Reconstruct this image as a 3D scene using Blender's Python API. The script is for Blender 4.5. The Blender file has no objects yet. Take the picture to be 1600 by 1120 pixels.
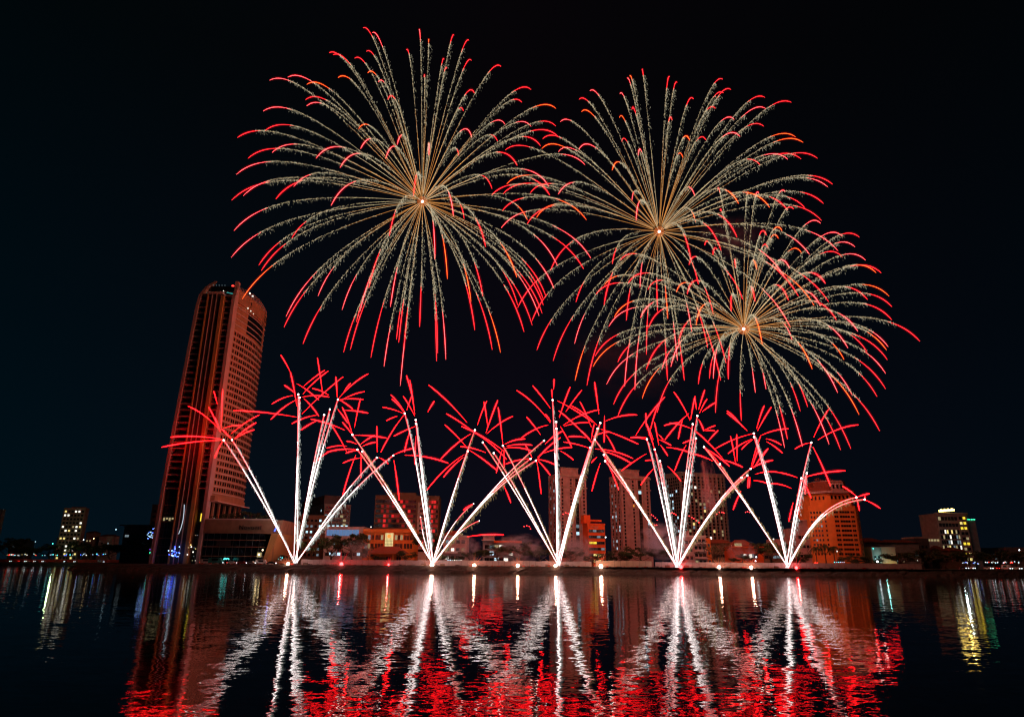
import bpy, bmesh, math, random
import numpy as np
from mathutils import Matrix, Vector
R = math.radians
random.seed(7); rng = np.random.default_rng(7)
scene = bpy.context.scene
COL = scene.collection

# ------------------------------------------------------------------ camera
CAM_H = 3.7; F = 1055.0; PITCH = math.atan(322 / 1055.0); ROLL = R(0.42)
cam_d = bpy.data.cameras.new('camera'); cam = bpy.data.objects.new('camera', cam_d); COL.objects.link(cam)
CM = Matrix.Rotation(math.pi / 2 + PITCH, 3, 'X') @ Matrix.Rotation(ROLL, 3, 'Z')
cam.matrix_world = Matrix.Translation((0, 0, CAM_H)) @ CM.to_4x4()
cam_d.sensor_width = 36; cam_d.lens = 36 * F / 1600; cam_d.clip_start = 0.5; cam_d.clip_end = 8000
scene.camera = cam
# ------------------------------------------------------------------ world: clear night sky, a little city glow low down
w = bpy.data.worlds.new('World'); scene.world = w; w.use_nodes = True
nt = w.node_tree; nt.nodes.clear()
out = nt.nodes.new('ShaderNodeOutputWorld'); bg = nt.nodes.new('ShaderNodeBackground')
tc = nt.nodes.new('ShaderNodeTexCoord'); sx = nt.nodes.new('ShaderNodeSeparateXYZ')
nt.links.new(tc.outputs['Generated'], sx.inputs[0])
rz = nt.nodes.new('ShaderNodeValToRGB'); rz.color_ramp.elements[0].position = 0.0
rz.color_ramp.elements[0].color = (0.0030, 0.0038, 0.0095, 1)
rz.color_ramp.elements[1].position = 0.62; rz.color_ramp.elements[1].color = (0.0014, 0.0013, 0.0024, 1)
e = rz.color_ramp.elements.new(0.28); e.color = (0.0021, 0.0024, 0.0058, 1)
nt.links.new(sx.outputs['Z'], rz.inputs[0])
rx = nt.nodes.new('ShaderNodeValToRGB')                # bluer towards the left
rx.color_ramp.elements[0].position = 0.0; rx.color_ramp.elements[0].color = (0.12, 1.45, 1.05, 1)
rx.color_ramp.elements[1].position = 1.0; rx.color_ramp.elements[1].color = (0.35, 0.9, .7, 1)
e = rx.color_ramp.elements.new(0.5); e.color = (1.3, .95, .85, 1)
mx = nt.nodes.new('ShaderNodeMapRange'); mx.inputs[1].default_value = -0.6; mx.inputs[2].default_value = 0.6
nt.links.new(sx.outputs['X'], mx.inputs[0]); nt.links.new(mx.outputs[0], rx.inputs[0])
mm = nt.nodes.new('ShaderNodeMix'); mm.data_type = 'RGBA'; mm.blend_type = 'MULTIPLY'; mm.inputs[0].default_value = 1
nt.links.new(rz.outputs[0], mm.inputs[6]); nt.links.new(rx.outputs[0], mm.inputs[7])
nt.links.new(mm.outputs[2], bg.inputs[0]); bg.inputs[1].default_value = 1.0
nt.links.new(bg.outputs[0], out.inputs[0])
# ------------------------------------------------------------------ exposure, render
vs = scene.view_settings; vs.view_transform = 'Standard'; vs.look = 'None'; vs.exposure = 0; vs.gamma = 1
cy = scene.cycles
cy.max_bounces = 6; cy.diffuse_bounces = 1; cy.glossy_bounces = 3; cy.transmission_bounces = 4
cy.transparent_max_bounces = 32; cy.volume_bounces = 0
cy.sample_clamp_indirect = 6.0; cy.caustics_reflective = False; cy.caustics_refractive = False
cy.use_denoising = True; cy.volume_step_rate = 2.0; cy.use_light_tree = True
cy.filter_width = 1.25

GZ = 3.0                                               # level of the quay and the city ground
def ray(px, py):
    d = CM @ Vector((px - 800, 560 - py, -F)); return d
def P(px, py, Y):                                      # point of the place at distance Y seen at that direction
    d = ray(px, py); t = Y / d.y
    return Vector((d.x * t, Y, CAM_H + d.z * t))
def XG(px, Y, z=GZ):                                   # x at ground level of a column of the view
    py = 882.0
    for _ in range(4):
        p = P(px, py, Y); py += (p.z - z) * 1100 / Y
    return P(px, py, Y).x
def ZT(px, py, Y): return P(px, py, Y).z
PX = 1 / 1055.0
LT = dict(burst=[((1, .28, .11), 95000), ((1, .30, .16), 110000), ((1, .28, .14), 90000)], fan=((1, .31, .21), 34000), flare=((1, .12, .11), 1000))

# ------------------------------------------------------------------ materials
M = {}
def newmat(name):
    m = bpy.data.materials.new(name); m.use_nodes = True; M[name] = m
    return m, m.node_tree.nodes['Principled BSDF'], m.node_tree
def pm(name, col, rough=0.8, metal=0.0, var=0.25, scale=0.3, bump=0.0, spec=0.3):
    m, b, t = newmat(name)
    b.inputs['Roughness'].default_value = rough; b.inputs['Metallic'].default_value = metal
    b.inputs['Specular IOR Level'].default_value = spec
    c = t.nodes.new('ShaderNodeTexCoord'); n = t.nodes.new('ShaderNodeTexNoise'); n.inputs['Scale'].default_value = scale
    n.inputs['Detail'].default_value = 6; n.inputs['Roughness'].default_value = 0.6
    r = t.nodes.new('ShaderNodeValToRGB')
    r.color_ramp.elements[0].position = .3; r.color_ramp.elements[1].position = .7
    r.color_ramp.elements[0].color = (*[x * (1 - var) for x in col], 1); r.color_ramp.elements[1].color = (*[min(1, x * (1 + var)) for x in col], 1)
    t.links.new(c.outputs['Object'], n.inputs['Vector']); t.links.new(n.outputs[0], r.inputs[0]); t.links.new(r.outputs[0], b.inputs['Base Color'])
    if bump:
        bu = t.nodes.new('ShaderNodeBump'); bu.inputs['Strength'].default_value = bump; bu.inputs['Distance'].default_value = .3
        t.links.new(n.outputs[0], bu.inputs['Height']); t.links.new(bu.outputs[0], b.inputs['Normal'])
    return m
def em(name, col, s, sampled=False, trans=0.0):
    m = bpy.data.materials.new(name); m.use_nodes = True; t = m.node_tree; t.nodes.clear()
    o = t.nodes.new('ShaderNodeOutputMaterial'); e = t.nodes.new('ShaderNodeEmission')
    e.inputs[0].default_value = (*col, 1); e.inputs[1].default_value = s
    if trans:
        a = t.nodes.new('ShaderNodeAddShader'); tr = t.nodes.new('ShaderNodeBsdfTransparent')
        t.links.new(e.outputs[0], a.inputs[0]); t.links.new(tr.outputs[0], a.inputs[1]); t.links.new(a.outputs[0], o.inputs[0])
    else: t.links.new(e.outputs[0], o.inputs[0])
    try: m.cycles.emission_sampling = 'FRONT' if sampled else 'NONE'
    except Exception: pass
    M[name] = m; return m
pm('render_pale', (.42, .33, .28)); pm('render_white', (.6, .58, .55)); pm('render_grey', (.26, .28, .28)); pm('render_orange', (.78, .25, .05), var=.12)  # render_orange: sodium facade lighting put into its raised base colour
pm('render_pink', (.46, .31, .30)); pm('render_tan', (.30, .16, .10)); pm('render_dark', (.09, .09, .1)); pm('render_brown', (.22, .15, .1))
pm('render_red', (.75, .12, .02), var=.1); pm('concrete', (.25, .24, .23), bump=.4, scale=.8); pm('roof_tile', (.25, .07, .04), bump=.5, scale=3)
pm('hotel_stone', (.40, .20, .12), var=.2); pm('hotel_pier', (.55, .27, .1), var=.1); pm('hotel_shaft', (.10, .065, .06)); pm('slab', (.6, .42, .40), var=.1)  # hotel_pier: warm light on pier and podium corner put into the colour
pm('fin', (.52, .33, .33), var=.1); pm('recess_shade', (.035, .03, .035), rough=.5)  # shade behind the balconies put in as a near-black wall colour
pm('glass_dark', (.012, .014, .02), rough=.12, spec=.6, var=.3); pm('glass_grey', (.03, .035, .045), rough=.2, spec=.5)
pm('frame_metal', (.12, .12, .12), rough=.4, metal=.6); pm('white_paint', (.7, .7, .7)); pm('black_metal', (.03, .03, .03), rough=.5)
pm('bark', (.12, .08, .05), bump=.8, scale=3); pm('leaf', (.045, .07, .025), scale=2, var=.5); pm('leaf_light', (.07, .10, .03), scale=2, var=.5)
pm('hoarding', (.50, .42, .42), var=.15, scale=.6); pm('hoarding_beige', (.62, .55, .42), var=.1, scale=.5)
pm('ground_soil', (.05, .042, .036), scale=.4, bump=.5); pm('asphalt', (.05, .05, .05), scale=3); pm('quay_stone', (.03, .03, .027), scale=1.2, var=.5, bump=1.0)
pm('tarp_teal', (.05, .35, .33)); pm('tarp_red', (.45, .05, .03)); pm('car_white', (.65, .65, .65), rough=.35, spec=.6); pm('car_dark', (.04, .05, .07), rough=.3, spec=.6); pm('car_red', (.4, .03, .02), rough=.3, spec=.6)
pm('rubber', (.02, .02, .02)); pm('letter_dark', (.03, .025, .03)); pm('letter_red', (.3, .03, .02))
em('win_cool', (.55, .85, 1), 1.3); em('win_warm', (1, .78, .25), 1.1); em('win_white', (1, .95, .8), 1.6); em('win_dimwarm', (1, .8, .4), .35); em('win_dimcool', (.6, .8, .9), .28); em('win_orange', (1, .35, .05), 1.2)
em('win_yellow', (1, .72, .05), 1.2); em('win_red', (1, .03, .03), .75); em('win_red_reflect', (1, .05, .04), .22); em('led_blue', (.05, .12, 1), 4.0); em('led_ice', (.35, .6, 1), 3.0); em('led_purple', (.3, .08, 1), 4); em('led_green', (.05, 1, .45), 3)
em('led_teal', (.1, .9, .8), 2.5); em('lamp_white', (.85, .95, 1), 6); em('lamp_warm', (1, .72, .35), 7); em('lamp_red', (1, .03, .02), 5); em('sign_roof', (1, .66, .14), 8); em('blue_wash_glow', (.30, .52, 1), .36); em('emblem', (1, .25, .05), 1.4); em('emblem_glow', (1, .75, .32), .9)
em('streak_white', (.75, .85, 1), .8)
# fireworks
em('spark_orange', (1, .40, .10), .75); em('spark_gold', (1, .74, .42), .72); em('spark_cream', (.90, .82, .58), .68); em('spark_dim', (.70, .62, .38), .36)
em('tip_red', (1, .04, .045), 4.5); em('tip_pink', (1, .16, .17), 5.0); em('tip_orange', (1, .20, .03), 3.6); em('tip_body', (1, .003, .008), 1.1, trans=1); em('tip_body_orange', (1, .03, .003), 1.1, trans=1); em('tip_teal', (.1, .9, .6), 1.0)
em('halo_red', (1, .006, .018), .45, trans=1); em('halo_faint', (1, .002, .012), .035, trans=1)  # see-through glowing shells put the glare around hot trails into the mesh
em('core_white', (1, .93, .91), 4.2); em('core_flash', (1, .9, .8), 8); em('core_pink', (1, .27, .27), 3.6); em('streak_red', (1, .03, .034), 8.0); em('streak_body', (1, .0012, .0032), 4.8, trans=1); em('core_glow', (1, .22, .05), .16, trans=1); em('fringe', (.80, .86, .78), .7); em('fringe_gold', (.9, .62, .28), .45)
em('flare_core', (1, .55, .40), 38); em('flare_red', (1, .02, .02), 30); em('flare_ray', (1, .22, .10), 1.5); em('flare_ray_red', (1, .02, .03), 1.5)

# ------------------------------------------------------------------ mesh collector
class MB:
    def __init__(s): s.v = []; s.f = []; s.m = []; s.mats = []; s.n = 0
    def mi(s, mat):
        if mat not in s.mats: s.mats.append(mat)
        return s.mats.index(mat)
    def add(s, verts, faces, mat):
        k = s.mi(mat); b = s.n; s.v.extend(verts); s.n += len(verts)
        for f in faces: s.f.append([i + b for i in f]); s.m.append(k)
    def box(s, x0, x1, y0, y1, z0, z1, mat):
        s.add([(x0, y0, z0), (x1, y0, z0), (x1, y1, z0), (x0, y1, z0), (x0, y0, z1), (x1, y0, z1), (x1, y1, z1), (x0, y1, z1)],
              [(0, 3, 2, 1), (4, 5, 6, 7), (0, 1, 5, 4), (1, 2, 6, 5), (2, 3, 7, 6), (3, 0, 4, 7)], mat)
    def prism(s, pts, z0, z1, mat):                    # pts: outline seen from above
        n = len(pts); v = [(x, y, z0) for x, y in pts] + [(x, y, z1) for x, y in pts]
        s.add(v, [tuple(range(n))[::-1], tuple(range(n, 2 * n))] + [(i, (i + 1) % n, n + (i + 1) % n, n + i) for i in range(n)], mat)
    def tube(s, pts, rad, mat, sides=5, cap=True):
        pts = [Vector(p) for p in pts]; n = len(pts)
        if not hasattr(rad, '__len__'): rad = [rad] * n
        v = []; up = Vector((0.13, 1, 0.07)).normalized()
        for i, p in enumerate(pts):
            t = (pts[min(n - 1, i + 1)] - pts[max(0, i - 1)])
            t = t.normalized() if t.length > 1e-9 else Vector((0, 0, 1))
            a = t.cross(up)
            if a.length < .05: a = t.cross(Vector((1, 0, 0)))
            a.normalize(); b = t.cross(a)
            for k in range(sides):
                q = 2 * math.pi * k / sides; v.append(tuple(p + (a * math.cos(q) + b * math.sin(q)) * rad[i]))
        f = [(i * sides + k, i * sides + (k + 1) % sides, (i + 1) * sides + (k + 1) % sides, (i + 1) * sides + k) for i in range(n - 1) for k in range(sides)]
        if cap: f += [tuple(range(sides))[::-1], tuple(range((n - 1) * sides, n * sides))]
        s.add(v, f, mat)
    def hip(s, x0, x1, y0, y1, z0, z1, ridge, mat):
        cx0, cx1, cy_ = x0 + ridge, x1 - ridge, (y0 + y1) / 2
        s.add([(x0, y0, z0), (x1, y0, z0), (x1, y1, z0), (x0, y1, z0), (cx0, cy_, z1), (cx1, cy_, z1)],
              [(0, 3, 2, 1), (0, 1, 5, 4), (1, 2, 5), (2, 3, 4, 5), (3, 0, 4)], mat)
    def ball(s, c, r, mat, n=8, m=6, sc=(1, 1, 1)):
        v = [(c[0], c[1], c[2] - r * sc[2])]
        for j in range(1, m):
            a = math.pi * j / m
            for i in range(n):
                q = 2 * math.pi * i / n; v.append((c[0] + r * sc[0] * math.sin(a) * math.cos(q), c[1] + r * sc[1] * math.sin(a) * math.sin(q), c[2] - r * sc[2] * math.cos(a)))
        v.append((c[0], c[1], c[2] + r * sc[2])); f = []
        for i in range(n): f.append((0, 1 + (i + 1) % n, 1 + i))
        for j in range(m - 2):
            for i in range(n): f.append((1 + j * n + i, 1 + j * n + (i + 1) % n, 1 + (j + 1) * n + (i + 1) % n, 1 + (j + 1) * n + i))
        L = 1 + (m - 2) * n
        for i in range(n): f.append((L + i, L + (i + 1) % n, len(v) - 1))
        s.add(v, f, mat)
    def spindles(s, pos, vec, rad, mat):               # many thin sparks at once; pos, vec (N,3), rad scalar or (N,)
        pos = np.asarray(pos, float); vec = np.asarray(vec, float); N = len(pos)
        if N == 0: return
        rad = np.broadcast_to(np.asarray(rad, float), (N,))
        L = np.linalg.norm(vec, axis=1, keepdims=True) + 1e-9; t = vec / L
        ref = np.tile(np.array([.1, 1, .05]), (N, 1)); a = np.cross(t, ref); a /= np.linalg.norm(a, axis=1, keepdims=True) + 1e-9; b = np.cross(t, a)
        V = np.zeros((N, 5, 3)); V[:, 0] = pos - vec / 2; V[:, 4] = pos + vec / 2
        for k in range(3):
            q = 2.0944 * k; V[:, 1 + k] = pos + (a * math.cos(q) + b * math.sin(q)) * rad[:, None] - vec * .1
        base = np.arange(N)[:, None, None] * 5
        T = np.array([(0, 2, 1), (0, 3, 2), (0, 1, 3), (4, 1, 2), (4, 2, 3), (4, 3, 1)])[None]
        s.add([tuple(x) for x in V.reshape(-1, 3)], [tuple(x) for x in (T + base).reshape(-1, 3).tolist()], mat)
    def mesh(s, name):
        me = bpy.data.meshes.new(name); me.from_pydata([tuple(p) for p in s.v], [], s.f)
        for k in s.mats: me.materials.append(M[k])
        me.polygons.foreach_set('material_index', s.m); me.update(); return me
    def build(s, name, parent=None, loc=None, smooth=False, shift=None):
        if shift is not None: s.v = [(p[0] - shift[0], p[1] - shift[1], p[2] - shift[2]) for p in s.v]
        me = s.mesh(name)
        if smooth: me.polygons.foreach_set('use_smooth', [True] * len(me.polygons))
        o = bpy.data.objects.new(name, me); COL.objects.link(o)
        if parent: o.parent = parent
        if loc is not None: o.location = loc
        return o
def tag(o, label=None, cat=None, group=None, kind=None):
    if label: o['label'] = label
    if cat: o['category'] = cat
    if group: o['group'] = group
    if kind: o['kind'] = kind
    return o
def thing(name, label, cat, loc, rz=0.0, group=None):
    o = bpy.data.objects.new(name, None); COL.objects.link(o); o.location = loc; o.rotation_euler = (0, 0, rz); o.empty_display_size = 1
    return tag(o, label, cat, group)
def link_mesh(name, me, parent, loc=(0, 0, 0), rz=0, scale=None):
    o = bpy.data.objects.new(name, me); COL.objects.link(o); o.parent = parent; o.location = loc; o.rotation_euler = (0, 0, rz)
    if scale: o.scale = scale
    return o
def point(name, parent, loc, col, power, rad):
    l = bpy.data.lights.new(name, 'POINT'); l.color = col; l.energy = power; l.shadow_soft_size = rad
    o = bpy.data.objects.new(name, l); COL.objects.link(o); o.location = loc
    if parent: o.parent = parent
    return o

# ================================================================== SETTING
# water: calm river with small wind ripples
me = MB(); me.add([(-2500, -60, 0), (2500, -60, 0), (2500, 2500, 0), (-2500, 2500, 0)], [(0, 1, 2, 3)], 'render_dark')
m, b, t = newmat('river_water')
b.inputs['Base Color'].default_value = (.0015, .0025, .0035, 1); b.inputs['Roughness'].default_value = .03; b.inputs['IOR'].default_value = 1.33; b.inputs['Specular IOR Level'].default_value = .5
c = t.nodes.new('ShaderNodeTexCoord')
def ripple(sx_, sy_, rot, detail, amp, w_):
    """slopes of the wavelets, taken straight from a noise field so they keep their strength far out"""
    mp = t.nodes.new('ShaderNodeMapping'); mp.inputs['Scale'].default_value = (sx_, sy_, 1); mp.inputs['Rotation'].default_value = (0, 0, R(rot)); mp.inputs['Location'].default_value = (w_, w_ * 2, w_)
    n = t.nodes.new('ShaderNodeTexNoise'); n.inputs['Scale'].default_value = 1; n.inputs['Detail'].default_value = detail; n.inputs['Roughness'].default_value = .55
    t.links.new(c.outputs['Object'], mp.inputs[0]); t.links.new(mp.outputs[0], n.inputs['Vector'])
    a = t.nodes.new('ShaderNodeVectorMath'); a.operation = 'SUBTRACT'; a.inputs[1].default_value = (.5, .5, .5); t.links.new(n.outputs['Color'], a.inputs[0])
    k = t.nodes.new('ShaderNodeVectorMath'); k.operation = 'MULTIPLY'; k.inputs[1].default_value = (amp * .8, amp, 0); t.links.new(a.outputs[0], k.inputs[0]); return k
r1 = ripple(2.1, 3.4, 5, 3, .088, 3.1); r2 = ripple(.25, .6, -7, 1, .035, 9.7)
a1 = t.nodes.new('ShaderNodeVectorMath'); t.links.new(r1.outputs[0], a1.inputs[0]); t.links.new(r2.outputs[0], a1.inputs[1])
a2 = t.nodes.new('ShaderNodeVectorMath'); a2.inputs[1].default_value = (0, 0, 1); t.links.new(a1.outputs[0], a2.inputs[0])
nn = t.nodes.new('ShaderNodeVectorMath'); nn.operation = 'NORMALIZE'; t.links.new(a2.outputs[0], nn.inputs[0]); t.links.new(nn.outputs[0], b.inputs['Normal'])
me.mats = ['river_water']; tag(me.build('water'), kind='structure')

# quay: rubble edge in front of a level city ground.  shoreline as seen: far on the left, near in the middle
def shore_y(x): return 329 + 3 * math.sin(x * .013) - .012 * x
g = MB(); xs = np.arange(-205, 420, 2.0)
prof = [(-3.2, -.6), (-1.2, .55), (.2, 1.35), (1.6, 2.05), (3.0, 2.8), (4.6, 3.0)]
V = []
for x in xs:
    y = shore_y(x)
    for (dy, z) in prof:
        V.append((x + random.uniform(-.5, .5), y + dy + random.uniform(-.5, .5), z + random.uniform(-.28, .28) * (1 if z < 2.9 and z > -.5 else .1)))
n = len(prof)
g.add(V, [(i * n + j, (i + 1) * n + j, (i + 1) * n + j + 1, i * n + j + 1) for i in range(len(xs) - 1) for j in range(n - 1)], 'quay_stone')
tag(g.build('riverbank'), kind='structure')
g = MB()                                               # city ground reaching the horizon, stepping back left of the hotel quay
g.add([(-205, 335.5, 2.9), (420, 327, 2.9), (420, 390, 2.9), (420, 4000, 2.9), (-205, 4000, 2.9)], [(0, 1, 2, 3, 4)], 'ground_soil')
g.add([(-205, 332.5, -.6), (-205, 335.5, 2.9), (-205, 700, 2.9), (-205, 700, -.6)], [(0, 1, 2, 3)], 'quay_stone')
g.add([(-205, 620, 2.9), (-2500, 640, 2.9), (-2500, 4000, 2.9), (-205, 4000, 2.9)], [(0, 3, 2, 1)], 'ground_soil')
g.add([(-205, 618, -.6), (-2500, 638, -.6), (-2500, 640, 2.9), (-205, 620, 2.9)], [(0, 3, 2, 1)], 'quay_stone')
g.add([(420, 327, 2.9), (2500, 420, 2.9), (2500, 4000, 2.9), (420, 4000, 2.9)], [(0, 1, 2, 3)], 'ground_soil')
g.add([(420, 325, -.6), (2500, 418, -.6), (2500, 420, 2.9), (420, 327, 2.9)], [(0, 1, 2, 3)], 'quay_stone')
tag(g.build('ground'), kind='structure')
g = MB(); g.box(-255, 2000, 352, 361, 2.9, 2.92, 'asphalt'); g.box(-255, 2000, 350.8, 352, 2.9, 3.03, 'concrete'); g.box(-255, 2000, 361, 363, 2.9, 3.03, 'concrete')
for x in range(-250, 600, 9): g.box(x, x + 3, 356.4, 356.6, 2.923, 2.926, 'white_paint')
tag(g.build('road'), kind='structure')

# ================================================================== BUILDINGS
_wm = {}
def win_mesh(w_, h_, mat, frame='frame_metal', bars=1):
    k = (round(w_, 2), round(h_, 2), mat, frame, bars)
    if k not in _wm:
        b_ = MB(); q = min(.12, w_ * .08)
        b_.box(-w_ / 2, w_ / 2, -.05, .1, -h_ / 2, h_ / 2, mat)
        for (a0, a1, c0, c1) in ((-w_ / 2 - q, -w_ / 2, -h_ / 2 - q, h_ / 2 + q), (w_ / 2, w_ / 2 + q, -h_ / 2 - q, h_ / 2 + q), (-w_ / 2, w_ / 2, -h_ / 2 - q, -h_ / 2), (-w_ / 2, w_ / 2, h_ / 2, h_ / 2 + q)):
            b_.box(a0, a1, -.14, .1, c0, c1, frame)
        for i in range(bars):
            x = -w_ / 2 + w_ * (i + 1) / (bars + 1); b_.box(x - .05, x + .05, -.1, -.051, -h_ / 2, h_ / 2, frame)
        _wm[k] = b_.mesh('window')
    return _wm[k]
class Bld:
    """a building by the columns of the view its left end, near corner and right end stand in"""
    def __init__(s, name, label, xa, xb, xc, ytop, Y, th=0.0, depth=None, group=None, ypx=None):
        fix = lambda p: None if p is None else p - (800 - p) / 3765 * (882 - ytop) * .5
        xa, xb, xc = fix(xa), fix(xb), fix(xc)
        s.th = R(th); X = XG(xb, Y); s.o = thing(name, label, 'building', (X, Y, GZ), s.th, group)
        def hit(px, dx, dy):                           # length along (dx,dy) from the corner until column px
            k = XG(px, 100.) / 100.
            return (k * Y - X) / (dx - k * dy)
        s.W = hit(xc, math.cos(s.th), math.sin(s.th)); s.D = depth if depth else hit(xa, -math.sin(s.th), math.cos(s.th))
        s.H = ZT(ypx or (xb + xc) / 2, ytop, Y) - GZ; s.wins = []; s.Y = Y; s.cx = xb
    def z(s, py, px=None): return ZT(px or s.cx, py, s.Y) - GZ
    def wall(s, mat, name='wall', z0=0, z1=None, parapet=.6, inset=0, trim=None):
        b_ = MB(); z1 = s.H if z1 is None else z1
        b_.box(inset, s.W - inset, inset, s.D - inset, z0, z1, mat)
        if parapet:
            for (x0, x1, y0, y1) in ((inset - .15, s.W - inset + .15, inset - .15, inset + .25), (inset - .15, s.W - inset + .15, s.D - inset - .25, s.D - inset + .15), (inset - .15, inset + .25, inset + .25, s.D - inset - .25), (s.W - inset - .25, s.W - inset + .15, inset + .25, s.D - inset - .25)):
                b_.box(x0, x1, y0, y1, z1 - .3, z1 + parapet, trim or mat)
        return b_.build(name, s.o)
    def grid(s, nx, nz, x0, x1, z0, z1, ww, wh, lit=(), p=.0, base='glass_dark', side=False, frame='frame_metal', bars=1, skip=None, proud=0.0):
        for j in range(nz):
            for i in range(nx):
                if skip and skip(i, j): continue
                x = x0 + (x1 - x0) * (i + .5) / nx; z = z0 + (z1 - z0) * (j + .5) / nz
                mat = base if (random.random() > p or not lit) else random.choice(lit)
                s.wins.append((x, z, ww, wh, mat, side, frame, bars, proud))
    def finish(s):
        ws = s.wins
        if len(ws) > 100:
            order = sorted(range(len(ws)), key=lambda i: (0 if ws[i][4].startswith('win') else 1, ws[i][1] * 0 + i))
            one, rest = order[:100], order[100:]
        else: one, rest = list(range(len(ws))), []
        for i in one:
            x, z, ww, wh, mat, side, fr, bars, pr = ws[i]
            me_ = win_mesh(ww, wh, mat, fr, bars)
            if side: link_mesh('window', me_, s.o, (-pr, x, z), -math.pi / 2)
            else: link_mesh('window', me_, s.o, (x, -pr, z))
        if rest:
            b_ = MB()
            for i in rest:
                x, z, ww, wh, mat, side, fr, bars, pr = ws[i]; q = .1
                if side: b_.box(-.05 - pr, .1, x - ww / 2, x + ww / 2, z - wh / 2, z + wh / 2, mat); b_.box(-.14 - pr, .05, x - ww / 2 - q, x + ww / 2 + q, z - wh / 2 - q, z - wh / 2, fr)
                else: b_.box(x - ww / 2, x + ww / 2, -.05 - pr, .1, z - wh / 2, z + wh / 2, mat); b_.box(x - ww / 2 - q, x + ww / 2 + q, -.14 - pr, .05, z - wh / 2 - q, z - wh / 2, fr)
            tag(b_.build('window_rows', s.o), kind='stuff')
        return s.o
    def part(s, name, fn, smooth=False):
        b_ = MB(); fn(b_); return b_.build(name, s.o, smooth=smooth)

def text_mesh(body, size, depth, mat, name, parent, loc, rz=0, spacing=1.0):
    cu = bpy.data.curves.new(name, 'FONT'); cu.body = body; cu.size = size; cu.extrude = depth; cu.space_character = spacing; cu.resolution_u = 3
    cu.small_caps_scale = .72
    ob = bpy.data.objects.new(name, cu); COL.objects.link(ob); dg = bpy.context.evaluated_depsgraph_get()
    if body == 'Novotel':
        for i in range(1, 6): cu.body_format[i].use_small_caps = True
        cu.body = 'Novotel'
        for i in range(1, 6): cu.body_format[i].use_small_caps = True
    bpy.context.view_layer.update()
    me_ = bpy.data.meshes.new_from_object(ob.evaluated_get(bpy.context.evaluated_depsgraph_get())); bpy.data.objects.remove(ob)
    me_.materials.clear(); me_.materials.append(M[mat])
    o = bpy.data.objects.new(name, me_); COL.objects.link(o); o.parent = parent; o.location = loc; o.rotation_euler = (math.pi / 2, 0, rz); return o

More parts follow.
